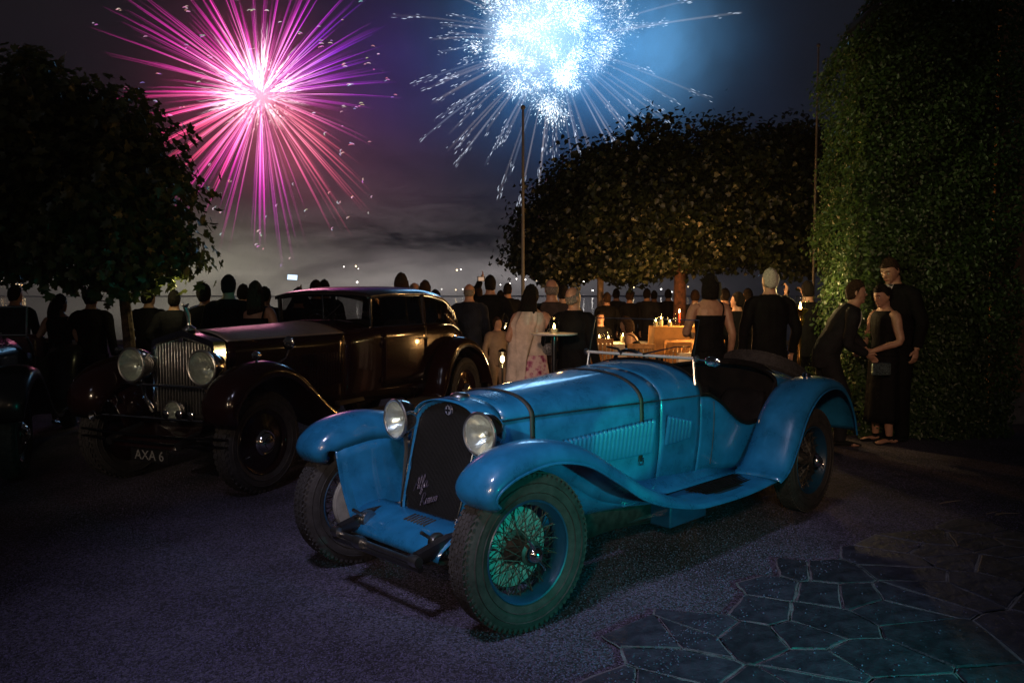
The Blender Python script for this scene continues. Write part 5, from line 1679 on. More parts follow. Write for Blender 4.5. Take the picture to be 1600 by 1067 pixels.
def person(name, label, px, ytop, d, yaw=90, look=(0, 0), lean=0, arms=None, hair='short', hairm=None, dress=None, suit=None, female=False, near=False, group=None, sit=False, bare=False, H=None, collar=True, legs=None, strap=False, skirt=.0, hem=.0, extra=None, calm=False):
    base = at(px, HOR, d)
    if H is None:
        H = EYE.z + (HOR - ytop) * d / FPX
        if sit: H = 1.72
    s = H / 1.75
    pr_ = random.Random(int(px * 7 + d * 13))
    if look == (0, 0): look = (pr_.uniform(-28, 28), pr_.uniform(-9, 3))
    t = thing('person', label, 'person', (base.x, d, 0), R(yaw), group)
    X, Y, Z = Vector((1, 0, 0)), Vector((0, 1, 0)), Vector((0, 0, 1))
    hipz = .93 if not sit else .52
    ln = R(lean)
    def bend(p):
        """points above the hips swing forward with the lean, gradually"""
        p = Vector(p)
        h = p.z - .93
        if h > 0 and ln:
            k = min(1, h / .22)
            a = ln * (.45 + .55 * k)
            rx, rz = p.x * math.cos(a) + h * math.sin(a), -p.x * math.sin(a) + h * math.cos(a)
            p = Vector((rx, p.y, .93 + rz))
        p.z += hipz - .93
        return p * s
    def bax(z):
        k = min(1, max(0, (z - .93) / .22)); a = ln * (.45 + .55*k) if z > .93 else 0
        return (Vector((math.cos(a), 0, -math.sin(a))), Y)
    sw = .172 if female else .195
    def torso(b, infl, z0, z1, coat=False, tab=None):
        tab = tab or ([(.80, .115, .165), (.92, .125, .178), (1.05, .105, .150), (1.15, .098, .138), (1.28, .112, .152), (1.38, .108, .168), (1.44, .090, .150), (1.485, .062, .090), (1.52, .054, .056), (1.58, .052, .052)] if female else
                      [(.80, .110, .160), (.92, .118, .168), (1.05, .115, .158), (1.15, .115, .160), (1.28, .125, .178), (1.37, .118, .186), (1.43, .098, .150), (1.485, .070, .092), (1.53, .060, .062), (1.58, .058, .058)])
        rings = []
        fz_d = curve1([r[0] for r in tab], [r[1] for r in tab]); fz_w = curve1([r[0] for r in tab], [r[2] for r in tab])
        for z in np.linspace(z0, z1, 14):
            ax = bax(z)
            rings.append(ell_ring(bend((0, 0, z)), (fz_d(z) + infl)*s, (fz_w(z) + infl)*s, ax, 16))
        b.grid(rings, closed=True, caps=True)
    neck = bend((0, 0, 1.518))
    hy, hp = R(look[0]), R(look[1])
    HM = Matrix.Rotation(hy, 3, 'Z') @ Matrix.Rotation(hp + ln*.45, 3, 'Y')
    def hd(v): return neck + HM @ (Vector(v) * s)
    b = MB()
    torso(b, 0, .80, 1.58)
    # head
    b.ball(hd((.012, 0, .122)), (.094*s, .074*s, .112*s), 16, 12, HM)
    b.ball(hd((.040, 0, .070)), (.060*s, .054*s, .062*s), 12, 8, HM)
    b.tube([hd((.0, 0, -.03)), hd((.008, 0, .06))], [.056*s, .052*s], 12)
    b.tube([hd((.090, 0, .135)), hd((.116, 0, .098)), hd((.096, 0, .088))], [.008*s, .014*s, .011*s], 8)
    b.tube([hd((.090, -.028, .062)), hd((.101, 0, .064)), hd((.090, .028, .062))], [.006*s, .009*s, .006*s], 6)
    b.ball(hd((.078, 0, .030)), (.024*s, .026*s, .020*s), 10, 6, HM)
    b.tube([hd((.086, -.045, .150)), hd((.100, 0, .146)), hd((.086, .045, .150))], [.007*s, .010*s, .007*s], 6)
    for e in (-1, 1):
        b.ball(hd((-.002, .074*e, .112)), (.016*s, .009*s, .030*s), 8, 6, HM)
    # arms
    arms = arms or {}
    AP = {}
    for e, key in ((1, 'L'), (-1, 'R')):
        sh = bend((0, sw*e, 1.402))
        if key in arms:
            el, wr = Vector(arms[key][0]) * s, Vector(arms[key][1]) * s
        else:
            mode = 0 if calm else pr_.choice([0, 0, 1, 2]) if not dress else pr_.choice([0, 1])
            el, wr = bend((-.03 + pr_.uniform(-.03, .03), (sw + .055 + pr_.uniform(0, .03))*e, 1.14)), bend((.04, (sw + .075)*e, .89))
            if mode == 1: el, wr = bend((-.05, (sw + .095)*e, 1.16)), bend((.19, (sw - .03)*e, 1.13))
            if mode == 2: el, wr = bend((-.07, (sw + .125)*e, 1.15)), bend((.07, (sw + .02)*e, .96))
            if sit: el, wr = bend((.02, (sw + .05)*e, 1.16)), bend((.24, (sw - .02)*e, 1.10))
        AP[key] = (sh, el, wr)
        pts = smooth_path([bend((0, sw*e*.72, 1.425)), sh, sh.lerp(el, .5), el, el.lerp(wr, .5), wr], 14)
        b.tube(pts, [r*s for r in np.interp(np.linspace(0, 1, 14), [0, .2, .5, .6, .75, 1], [.060, .054, .043, .038, .036, .026])], 10)
        sd = X if abs((wr - el).normalized().dot(X)) < .8 else Z
        hand(b, wr, (wr - el), sd if key not in arms else Vector(arms[key][2]) if len(arms[key]) > 2 else sd, s, .45)
    # legs
    LP = []
    for i, e in enumerate((1, -1)):
        if sit:
            hpz = bend((0, .09*e, .92)); kn = Vector((.42, .10*e, .50))*s; an = Vector((.40, .10*e, .09))*s
        elif legs:
            hpz = bend((0, .09*e, .90)); kn, an = Vector(legs[i][0])*s, Vector(legs[i][1])*s
        else:
            hpz = bend((0, .092*e, .90)); kn = Vector((.018, .10*e, .50))*s; an = Vector((-.012, .105*e, .085))*s
        LP.append((hpz, kn, an))
        b.tube(smooth_path([hpz, hpz.lerp(kn, .5), kn, kn.lerp(an, .4), an], 12), [r*s for r in np.interp(np.linspace(0, 1, 12), [0, .45, .55, .7, 1], [.088, .064, .055, .056, .036])], 10)
        b.tube([an + Vector((-.03, 0, -.045))*s, an + Vector((.06, 0, -.05))*s, an + Vector((.14, .01*e, -.062))*s, an + Vector((.19, .012*e, -.066))*s], [.034*s, .038*s, .036*s, .018*s], 8, flat=.62)
    vox = .0075 if near else .013
    b.build('body', SKIN, t, remesh=vox, soften=2)
    if near:
        for e in (-1, 1):
            ey = MB().ball(hd((.088, .030*e, .124)), .0115*s, 8, 6).build('eye', EYEW, t)
            MB().ball(hd((.0965, .030*e, .124)), .0055*s, 8, 6).build('iris', H_DARK, ey)
            MB().tube([hd((.088, .050*e, .148)), hd((.099, .032*e, .152)), hd((.101, .012*e, .147))], [.003*s, .0055*s, .003*s], 6).build('eyebrow', hairm or H_DARK, t)
        MB().tube([hd((.088, -.026, .060)), hd((.1035, -.010, .064)), hd((.1055, 0, .062)), hd((.1035, .010, .064)), hd((.088, .026, .060))], [.002*s, .0055*s, .006*s, .0055*s, .002*s], 6).build('lips', mat('lips', (.30, .075, .065), rough=.45), t)
    # clothes
    cm = suit or SUIT_B
    if dress is None:
        j = MB()
        torso(j, .020, .80, 1.50)
        for key in ('L', 'R'):
            sh, el, wr = AP[key]
            wr2 = el.lerp(wr, .94)
            e = 1 if key == 'L' else -1
            pts = smooth_path([bend((0, sw*e*.62, 1.412)), sh + Vector((0, 0, .004)), sh.lerp(el, .5), el, el.lerp(wr2, .5), wr2], 14)
            j.tube(pts, [r*s for r in np.interp(np.linspace(0, 1, 14), [0, .2, .5, .6, 1], [.074, .072, .060, .056, .046])], 12)
        j.build('jacket', cm, t, remesh=.016 if not near else .011, soften=4)
        tr = MB()
        for (hpz, kn, an) in LP:
            an2 = an + Vector((0, 0, -.035))*s
            tr.tube(smooth_path([hpz + Vector((0, 0, .03)), hpz.lerp(kn, .5), kn, kn.lerp(an2, .5), an2], 12), [r*s for r in np.interp(np.linspace(0, 1, 12), [0, .4, .6, 1], [.108, .088, .074, .062])], 12)
            sh_ = MB().tube([an + Vector((-.045, 0, -.05))*s, an + Vector((.06, 0, -.048))*s, an + Vector((.15, 0, -.062))*s, an + Vector((.21, 0, -.068))*s], [.040*s, .045*s, .040*s, .020*s], 10, flat=.60)
            sh_.build('shoe', SHOE, t)
        tr.build('trousers', cm, t, remesh=.016, soften=3)
        if collar:
            c = MB()
            c.grid([[hd((.0 + .060*math.cos(a), .060*math.sin(a), z)) for a in np.linspace(0, 2*PI, 17)[:-1]] for z in (-.045, -.005, .012)], closed=True)
            c.build('shirt_collar', SHIRT, t, solid=.005)
            if near:
                MB().grid([[bend((x_ - abs(y)*.35, y, z)) for y in (-w, 0, w)] for (x_, z, w) in ((.158, 1.26, .006), (.156, 1.36, .040), (.128, 1.45, .062), (.085, 1.50, .060))]).build('shirt_front', SHIRT, t, solid=.004)
    else:
        j = MB()
        zt = 1.34 if bare else 1.47
        torso(j, .012, .86, zt)
        j.build('bodice', dress, t, remesh=.012, soften=2)
        sk = MB()
        hemz = hem if hem else .12
        rows = []
        for i, z in enumerate(np.linspace(.98, hemz, 12)):
            u = i / 11
            row = []
            for k in range(48):
                a = 2*PI*k/48
                f = 1 + .05*u*math.sin(a*9 + 1.3) + .03*u*math.sin(a*5)
                row.append(bend((math.cos(a)*(.130 + skirt*.16*u)*f, math.sin(a)*(.180 + skirt*.16*u - .02*u)*f, z)))
            rows.append(row)
        if sit:
            rows = [[Vector((math.cos(2*PI*k/32)*(.16 + .02*i) + .1*i/4, math.sin(2*PI*k/32)*.2, .60 - .05*i))*s for k in range(32)] for i in range(6)]
        sk.grid(rows, closed=True).build('skirt', FLORAL if extra == 'floral' else dress, t, solid=.006)
        for (hpz, kn, an) in LP:
            MB().tube([an + Vector((-.04, 0, -.02))*s, an + Vector((.06, 0, -.050))*s, an + Vector((.14, 0, -.066))*s, an + Vector((.20, 0, -.070))*s], [.026*s, .034*s, .034*s, .014*s], 8, flat=.6).build('shoe', SHOE, t)
        if strap:
            e = 1 if strap == 'L' else -1
            MB().tube(smooth_path([bend((-.105, .10*e, 1.32)), bend((-.085, .12*e, 1.42)), bend((-.01, .115*e, 1.475)), bend((.07, .10*e, 1.42))], 12), .009 if strap != 'wide' else .04, 6).build('shoulder_strap', dress, t)
        if strap == 'one' :
            pass
    # hair
    hm = hairm or H_DARK
    if hair != 'bald':
        hb = MB()
        def cap(r0, zmin_back, zmin_front, infl):
            rows = []
            for i in range(9):
                a = (i / 8)
                row = []
                for k in range(20):
                    ph = 2*PI*k/20
                    c = math.cos(ph)
                    mx = (zmin_back if c < 0 else zmin_front)
                    mx = zmin_front + (zmin_back - zmin_front) * (.5 - .5*math.tanh(c*3.2))
                    ang = a * mx
                    rr = 1 + infl*(1 - .6*a) + .02*math.sin(ph*7 + i) + rnd.uniform(-.055, .055)
                    row.append(hd((.010 + .096*rr*math.sin(ang)*c, .077*rr*math.sin(ang)*math.sin(ph), .122 + .116*rr*math.cos(ang))))
                rows.append(row)
            return rows
        if hair == 'fringe':
            rows = cap(0, 2.15, 1.2, .05)[5:]
            hb.grid(rows, closed=True)
        else:
            hb.grid(cap(0, 2.25 if hair != 'long' else 2.3, 1.05, .13 if hair == 'short' else .18), closed=True, caps=False)
        hb.build('hair', hm, t, solid=.008)
        if hair == 'long':
            lh = MB()
            rows = []
            for i, z in enumerate(np.linspace(.15, -.27, 10)):
                u = i / 9
                rows.append([hd((-.050 - .055*math.sin(PI*min(1, u*1.3))*.8 + .045*math.cos(2*PI*k/18)*(1.2 - .4*u), .085*math.sin(2*PI*k/18)*(1.05 + .15*math.sin(PI*u) - .35*max(0, u-.7)), z)) for k in range(18)])
            lh.grid(rows, closed=True, caps=True).build('hair_length', hm, t)
        if hair == 'bob' or hair == 'long' and False:
            lh = MB()
            rows = []
            for i, z in enumerate(np.linspace(.17, -.005, 7)):
                u = i / 6
                rows.append([hd((-.025 + (.085 + .012*math.sin(PI*u))*math.cos(a), (.094 + .012*math.sin(PI*u))*math.sin(a), z)) for a in np.linspace(R(70), R(290), 16)])
            lh.grid(rows).build('hair_length', hm, t, solid=.025)
        if hair == 'bun':
            MB().ball(hd((-.098, 0, .150)), (.046*s, .050*s, .046*s), 12, 8).build('hair_bun', hm, t)
    return t, AP, hd, s, bend

ARMS_UP = {'L': ((.22, .17, 1.38), (.30, .05, 1.62)), 'R': ((.22, -.17, 1.38), (.30, -.06, 1.62))}
def phone(px, py, d, label, tilt=0):
    p = at(px, py, d)
    ph = thing('smartphone', label, 'phone', p, 0)
    MB().box((0, 0, 0), (.140, .010, .078)).build('phone_body', BLACKP, ph, bevel=.003)
    MB().box((0, -.0062, 0), (.130, .002, .068)).build('screen', emat('phone_screen', (.62, .80, 1.0), 1.5, True), ph)
    ph.rotation_euler = (R(-8), R(tilt), 0)
    return ph

# crowd along the water, seen from behind
person('person', 'person with dark hair seen through the windscreen of the black tourer', 23, 448, 10.6, suit=SUIT_C)
person('person', 'woman with loose hair in black beside the black tourer', 92, 462, 9.9, hair='long', female=True, dress=DRESS_B, hem=.25, skirt=.3)
person('person', 'man in dark suit with white cuffs under the left tree', 142, 452, 9.9, suit=SUIT_B)
person('person', 'man in black suit behind the trunk of the left tree', 232, 452, 10.6, suit=SUIT_B)
person('person', 'dark-suited man between the tree trunk and the radiator mascot', 272, 455, 10.2, suit=SUIT_C)
person('person', 'short-haired man in black standing behind the radiator mascot', 320, 446, 10.0, suit=SUIT_B)
person('person', 'broad tall man in black, dark short hair, behind the maroon bonnet', 357, 432, 9.4, suit=SUIT_B)
person('person', 'dark-haired man half hidden between the broad man and bare-backed woman', 380, 446, 10.6, suit=SUIT_C)
person('person', 'woman with bare back, long brown hair and thin strap', 399, 442, 9.4, hair='long', hairm=H_BROWN, female=True, dress=DRESS_B, bare=True, strap='R', hem=.2)
person('person', 'person with dark hair just right of the bare-backed woman', 414, 450, 10.8, suit=SUIT_B)
person('person', 'person raising a lit phone over the roof of the maroon car', 466, 446, 10.8, suit=SUIT_C, arms={'L': ((.16, .20, 1.40), (.24, .06, 1.70)), 'R': ((.16, -.16, 1.42), (.24, .00, 1.70))}, H=1.70)
phone(457, 433.5, 10.5, 'bright phone screen held above the roof of the maroon car', 4)
person('person', 'dark-haired person behind the car roof, left one of a close couple', 494, 440, 12.0, suit=SUIT_B)
person('person', 'dark-haired person behind the car roof, right one of a close couple', 507, 439, 12.2, suit=SUIT_C)
person('person', 'woman with long straight brown hair rising above the car roof', 627, 429, 11.0, hair='long', hairm=H_BROWN, female=True, dress=BROWN_D, hem=.2)
person('person', 'balding man with reddish scalp behind the car roof', 648, 442, 11.8, hair='fringe', hairm=H_GREY, suit=SUIT_C)
person('person', 'man with neat dark brown hair beside the balding man', 664, 440, 11.4, hairm=H_BROWN, suit=SUIT_B)
person('person', 'dark figure at the rear corner of the maroon car', 680, 455, 12.6, suit=SUIT_B)
person('person', 'bald man in a dark navy jacket and white collar, back turned', 733, 444, 11.7, hair='fringe', hairm=H_GREY, suit=SUIT_N)
person('person', 'brown-haired person close beside the bald man in navy', 746, 447, 12.2, hairm=H_BROWN, suit=SUIT_N)
person('person', 'tall man in black holding a camera up towards the fireworks', 766, 432, 12.0, suit=SUIT_B, look=(12, -4), arms={'L': ((.14, .24, 1.45), (.20, .14, 1.70))})
cm = thing('camera', 'small camera lifted by the tall man in black', 'camera', at(752, 436, 11.8))
MB().box((0, 0, 0), (.115, .05, .075)).build('camera_body', BLACKP, cm, bevel=.006)
MB().lathe([(.032, .02), (.034, .07), (.026, .072), (0, .066)], 14, YAX).build('camera_lens', BLACKP, cm)
MB().box((0, -.026, 0), (.08, .002, .055)).build('screen', emat('camera_screen', (1, .62, .40), .5, True), cm)
person('person', 'slim man in dark suit standing alone far off by the flagpole', 793, 444, 15.0, suit=SUIT_B)
person('person', 'small distant figure just left of the lone slim man', 782, 455, 17.0, suit=SUIT_C)
person('person', 'small child in pale top between the adults by the tables', 777, 484, 11.6, suit=mat('pale_top', (.22, .15, .12), rough=.8), H=1.30, yaw=-60, hairm=H_BROWN)
t_, AP, hd_, s_p, bn = person('person', 'woman with long dark hair, white shawl and magenta floral skirt', 830, 449, 8.9, hair='long', female=True, dress=SHAWL, hem=.70, skirt=.38, extra='floral', yaw=96)
rows = []
for i, z in enumerate(np.linspace(1.475, .72, 16)):
    u = i / 15
    rows.append([bn((-.02 + (.13 + .05*u + .014*math.sin(9*a + u*3))*math.cos(a), .015 + (.14 + .085*min(1, u*6) + (.012 + .03*u)*math.sin(11*a))*math.sin(a), z - .10*u*max(0, math.sin(a)))) for a in np.linspace(R(48), R(205 - 55*u), 22)])
MB().grid(rows).build('shawl', SHAWL, t_, solid=.008)
rows = []
for i, z in enumerate(np.linspace(1.25, .10, 12)):
    u = i / 11
    rows.append([bn((.10 + .02*math.sin(6*q + 2*u), .20 + .06*u + (.045 + .03*u)*q, z)) for q in np.linspace(-1, 1, 7)])
MB().grid(rows).build('shawl_end', SHAWL, t_, solid=.008)
person('person', 'man in brown-grey jacket with thinning hair beside the floral skirt', 862, 437, 9.3, hair='fringe', hairm=H_GREY, suit=SUIT_G)
person('person', 'bald man in black tuxedo looking up to the right', 897, 449, 8.5, hair='fringe', hairm=H_GREY, suit=SUIT_B, yaw=58, look=(-14, -14), near=True)
person('person', 'dark-haired man behind the bald man in tuxedo', 880, 447, 11.5, suit=SUIT_B)

# diners and standing guests further along the terrace
G2 = [(948, 458, 15.5, SUIT_B, 'dark guest standing under the thin-trunked canopy tree'), (963, 452, 17.5, SUIT_C, 'tall dark guest beyond the candlelit front table'), (984, 455, 16.5, SUIT_B, 'dark guest with a pale shirt collar beyond the front table'), (1011, 452, 17.0, SUIT_C, 'grey-coated guest behind the seated woman'), (1022, 455, 18.5, SUIT_B, 'guest in black left of the bright candle group'), (1044, 453, 18.0, SUIT_B, 'guest in black standing left of the red-brown trunk'), (1086, 455, 15.5, SUIT_C, 'dark guest lit orange standing right of the red-brown trunk'), (1133, 452, 13.0, SUIT_B, 'man in black between the bare-shouldered woman and white-haired man'), (1152, 458, 10.6, SUIT_B, 'dark figure behind the left arm of the white-haired man'), (1168, 452, 13.6, SUIT_C, 'shorter dark guest left of the white-haired man')]
for (a, b_, c, m_, lb) in G2:
    person('person', lb, a, b_, c, suit=m_, yaw=rnd.uniform(60, 120), hairm=rnd.choice([H_DARK, H_BROWN]))
person('person', 'seated woman in dark dress leaning over the front table', 1003, 0, 12.4, sit=True, female=True, dress=DRESS_B, hair='bob', hairm=H_BROWN, yaw=160, lean=22, bare=True, strap='L')
person('person', 'seated man in black at the far side of the front table', 935, 0, 14.6, sit=True, suit=SUIT_B, yaw=-60, lean=6)
person('person', 'seated guest in black by the bright buffet candles', 1098, 0, 17.6, sit=True, suit=SUIT_B, yaw=170)
# right-hand guests
person('person', 'dark-haired woman in one-shouldered black dress, bare back', 1109, 431, 8.7, hair='bob', female=True, dress=DRESS_B, bare=True, strap='R', hem=.12, skirt=.25, near=True, yaw=97, look=(10, -4))
person('person', 'white-haired man in black suit facing the fireworks', 1203, 422, 8.9, hair='short', hairm=H_WHITE, suit=SUIT_B, near=True, yaw=98, look=(8, -4), collar=True)
person('person', 'guest in black raising both hands beside the brass lamp stand', 1262, 441, 10.4, suit=SUIT_B, arms={'L': ((.12, .27, 1.32), (.16, .22, 1.60)), 'R': ((.18, -.2, 1.30), (.22, -.06, 1.58))}, near=True, yaw=92)
person('person', 'man in charcoal suit bending towards the woman with the clutch', 1292, 0, 8.65, H=1.84, suit=SUIT_C, yaw=-10, lean=27, near=True, arms={'L': ((.30, .30, 1.16), (.44, .22, .98)), 'R': ((.16, -.28, 1.06), (.36, -.16, .95))}, look=(0, -10), hairm=H_BROWN, legs=[((.06, .10, .48), (.0, .10, .085)), ((.16, -.11, .49), (.13, -.12, .085))])
person('person', 'woman in long black dress holding a sparkling clutch, hair up', 1383, 446, 8.75, female=True, dress=DRESS_B, hem=.24, skirt=.25, hair='bun', near=True, yaw=196, look=(6, 16), arms={'L': ((.0, .24, 1.14), (.22, .06, 1.02)), 'R': ((.02, -.24, 1.14), (.23, -.10, 1.04))})
cl = thing('clutch_bag', 'small sparkling clutch bag held by the woman in black', 'handbag', at(1377, 577, 8.42), R(10))
MB().box((0, 0, 0), (.215, .035, .125)).build('bag', mat('sequins', (.22, .30, .32), rough=.35, metal=.9, var=.6, scale=90, bump=1.0, bscale=160), cl, bevel=.012)
MB().tube([(-.10, 0, .064), (0, 0, .072), (.10, 0, .064)], .006, 6).build('clasp', CHROME, cl)
person('person', 'tall young man in black suit looking down, against the hedge', 1400, 402, 8.86, calm=True, suit=SUIT_B, near=True, yaw=205, look=(8, 24), hairm=H_BROWN, lean=4)

# small beaded bag hanging beside the floral skirt
hb_ = thing('evening_bag', 'small silver beaded evening bag below the cocktail table', 'handbag', at(858, 546, 8.25))
MB().ball((0, 0, 0), (.068, .03, .062), 16, 10).build('pouch', mat('silver_beads', (.40, .38, .40), rough=.3, metal=.8, var=.5, scale=60, bump=1.0, bscale=110), hb_)
MB().tube(smooth_path([(-.045, 0, .045), (-.03, 0, .16), (0, 0, .22), (.03, 0, .16), (.045, 0, .045)], 14), .004, 5).build('handle', CHROME, hb_)
MB().tube([(-.045, 0, .050), (0, 0, .062), (.045, 0, .050)], .008, 6).build('frame', CHROME, hb_)

# ================================================================== TABLES, CHAIRS, CANDLES
CLOTH = mat('white_tablecloth', (.66, .60, .54), rough=.85, var=.06)
WOOD = mat('honey_wood', (.46, .22, .07), rough=.5, var=.2, scale=14)
WAX = mat('candle_wax', (.75, .62, .42), rough=.5)
FLAME = emat('candle_flame', (1, .62, .20), 60, True)
GOLD = mat('polished_brass', (.62, .36, .12), rough=.22, metal=1, var=.15)
TGLASS = glass('table_glass', keep=.94)
WOODD = mat('dark_table_wood', (.10, .055, .03), rough=.5)

def candle(p, h, label, group, m=WAX):
    c = thing('candle', label, 'candle', p, 0, group)
    MB().lathe([(.034, 0), (.034, h*.9), (.030, h), (.008, h - .006), (0, h - .004)], 12, caps=True).build('wax', m, c)
    MB().lathe([(.001, h), (.011, h + .012), (.009, h + .028), (.001, h + .055)], 8, caps=True).build('flame', FLAME, c)
    MB().lathe([(.052, -.002), (.054, .01), (.050, .011), (.050, .16), (.052, .16)], 14).build('glass_holder', TGLASS, c)
    return c
def wine_glass(p, label, group):
    g_ = thing('wine_glass', label, 'glass', p, 0, group)
    MB().lathe([(.036, 0), (.034, .003), (.005, .006), (.004, .085), (.012, .095), (.036, .125), (.040, .155), (.033, .205)], 14).build('bowl', TGLASS, g_)
    return g_
def table(loc, w, dp, h, label, clabel, seed):
    t = thing('dining_table', label, 'table', loc, 0)
    MB().box((0, 0, h - .02), (w - .03, dp - .03, .035)).build('table_top', WOODD, t)
    for sx in (-1, 1):
        for sy in (-1, 1):
            MB().tube([(sx*(w/2 - .12), sy*(dp/2 - .12), 0), (sx*(w/2 - .10), sy*(dp/2 - .10), h - .04)], [.022, .028], 8).build('leg', WOODD, t)
    rows = []
    for k, (e, z) in enumerate(((.0, h + .004), (.93, h + .004), (1.0, h), (1.02, h - .10), (1.04, h - .30), (1.06, h - .46))):
        row = []
        for j in range(48):
            a = 2*PI*j/48
            f = 1 / max(abs(math.cos(a)), abs(math.sin(a)))
            f = min(f, 1.36)
            wv = (.02 * math.sin(a*11 + seed) * max(0, k - 2) / 2)
            row.append((loc[0] + w/2*f*math.cos(a)*max(e, .01)*(1 + wv), loc[1] + dp/2*f*math.sin(a)*max(e, .01)*(1 + wv), loc[2] + z + .012*math.sin(a*7 + seed)*(k > 3)))
        rows.append(row)
    c = MB().grid(rows, closed=True).build('tablecloth', CLOTH if seed != 2 else mat('candlelit_tablecloth', (.50, .25, .08), rough=.85, var=.1))  # buffet cloth: orange candle glow put into its colour
    tag(c, clabel, 'tablecloth')
    return t
def pt(px, py, d): return at(px, py, d)
tA = at(968, HOR, 14.2); tB = at(1060, HOR, 13.6); tC = at(1098, HOR, 12.3)
table((tA.x, 14.2, 0), 1.15, .95, .78, 'front dining table under a white cloth, seen through the roadster windscreen', 'white tablecloth on the front table behind the windscreen', 1)
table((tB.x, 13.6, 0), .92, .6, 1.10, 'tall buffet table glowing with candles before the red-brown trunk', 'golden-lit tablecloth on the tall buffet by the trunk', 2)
table((tC.x, 12.3, 0), .9, .8, .76, 'dining table behind the bare-shouldered woman', 'tablecloth lit yellow next to the bare-shouldered woman', 3)
cg = [(tA.x - .38, 14.0, .784, .10), (tA.x - .18, 14.3, .784, .07), (tA.x + .05, 14.1, .784, .12), (tA.x + .30, 14.3, .784, .06)]
lbA = ['short candle at the left end of the front table', 'low candle second from the left on the front table', 'tallest candle in the middle of the front table', 'stubby candle at the right end of the front table']
for (x, y, z, h), lb in zip(cg, lbA): candle((x, y, z), h, lb, 'candles on the front table')
cg = [(tB.x - .40, 13.5, 1.104, .08), (tB.x - .29, 13.6, 1.104, .11), (tB.x - .17, 13.45, 1.104, .07), (tB.x + .16, 13.5, 1.104, .10), (tB.x + .28, 13.6, 1.104, .08), (tB.x + .40, 13.5, 1.104, .06)]
lbB = ['candle at the left end of the buffet table', 'tall candle second from the left on the buffet table', 'short candle left of the red taper', 'bright candle right of the red taper', 'candle second from the right end of the buffet table', 'low candle at the right end of the buffet table']
for (x, y, z, h), lb in zip(cg, lbB): candle((x, y, z), h, lb, 'candles on the buffet table')
candle((tC.x + .1, 12.2, .764), .06, 'low candle on the table beside the bare-shouldered woman', 'candles on the near tables')
candle((tC.x - .28, 12.1, .764), .08, 'candle at the left edge of the table beside the bare-shouldered woman', 'candles on the near tables')
rc = thing('taper_candle', 'thin red taper candle in the middle of the buffet table', 'candle', (tB.x + .0, 13.5, 1.104))
MB().lathe([(.014, .06), (.012, .22), (.002, .225)], 8, caps=True).build('wax', mat('red_wax', (.45, .03, .02), rough=.4), rc)
MB().lathe([(.05, 0), (.05, .008), (.012, .014), (.010, .05), (.018, .06)], 12, caps=True).build('holder', GOLD, rc)
MB().lathe([(.001, .225), (.012, .24), (.001, .29)], 8, caps=True).build('flame', FLAME, rc)
for i, (x, y, z, lb) in enumerate([(tA.x - .28, 13.85, .784, 'wine glass at the left end of the front table'), (tA.x + .16, 13.85, .784, 'wine glass right of the tallest candle on the front table'), (tA.x - .05, 13.8, .784, 'wine glass in front of the tallest candle on the front table'), (tB.x - .35, 13.4, 1.104, 'wine glass among the left candles of the buffet table'), (tB.x + .22, 13.4, 1.104, 'wine glass among the right candles of the buffet table'), (tB.x - .08, 13.4, 1.104, 'wine glass just left of the red taper')]):
    wine_glass((x, y, z), lb, 'wine glasses on the dining tables')
def point(name, p, w, col, r=.05): return light(name, 'POINT', p, w, col, shadow_soft_size=r)
WARM = (1, .50, .16)
point('candle_light', (tA.x - .1, 14.1, 1.02), 30, WARM)
point('candle_light', (tB.x + .05, 13.42, 1.40), 60, (1, .45, .12))
point('candle_light', (tC.x - .05, 12.1, .95), 34, WARM)
# red glass lantern on the front table
rl = thing('lantern', 'small red glass lantern glowing at the end of the front table', 'lantern', (tA.x - .50, 14.25, .784))
MB().lathe([(.05, 0), (.055, .02), (.06, .09), (.05, .14), (.045, .15)], 14).build('glass_shade', emat('red_lantern', (1, .12, .05), 1.4, True), rl)
MB().lathe([(.056, 0), (.056, .015), (.0, .016)], 14).build('foot', GOLD, rl)

def chair(loc, rz, label, group='wooden folding chairs at the tables'):
    c = thing('folding_chair', label, 'chair', loc, rz, group)
    MB().box((0, 0, .455), (.42, .42, .03)).build('seat', WOOD, c, bevel=.008)
    for sx in (-1, 1):
        MB().tube([(.20, .19*sx, 0), (.18, .19*sx, .45)], .016, 6).build('leg', WOOD, c)
        MB().tube([(-.22, .19*sx, 0), (-.20, .19*sx, .45), (-.27, .19*sx, .92)], .017, 6).build('leg', WOOD, c)
    MB().box((-.265, 0, .885), (.022, .40, .075)).build('top_rail', WOOD, c, bevel=.005)
    for k in range(5):
        M = Matrix.Rotation(R(-8.5), 4, 'Y')
        MB().box((-.235, -.13 + .065*k, .66), (.012, .045, .40), M).build('slat', WOOD, c)
    return c
p = at(1022, HOR, 11.6)
chair((p.x - .10, 11.8, 0), R(70), 'honey-coloured slatted chair with its back to the roadster, nearest the windscreen')
chair((p.x + .40, 12.2, 0), R(102), 'honey-coloured slatted chair beside the nearest one, turned to the right table')
chair((p.x + .72, 12.9, 0), R(95), 'honey-coloured slatted chair half hidden by the bare-shouldered woman')
chair((tA.x - .45, 13.2, 0), R(85), 'honey-coloured slatted chair at the left end of the front table')
chair((tB.x - .22, 12.75, 0), R(84), 'honey-coloured slatted chair directly before the candlelit buffet, left one')
chair((tB.x + .30, 12.85, 0), R(97), 'honey-coloured slatted chair before the candlelit buffet, under the red taper')
point('chair_fill', (p.x + .25, 10.9, 1.9), 60, WARM, .12)  # added warm fill over the chairs, no fixture

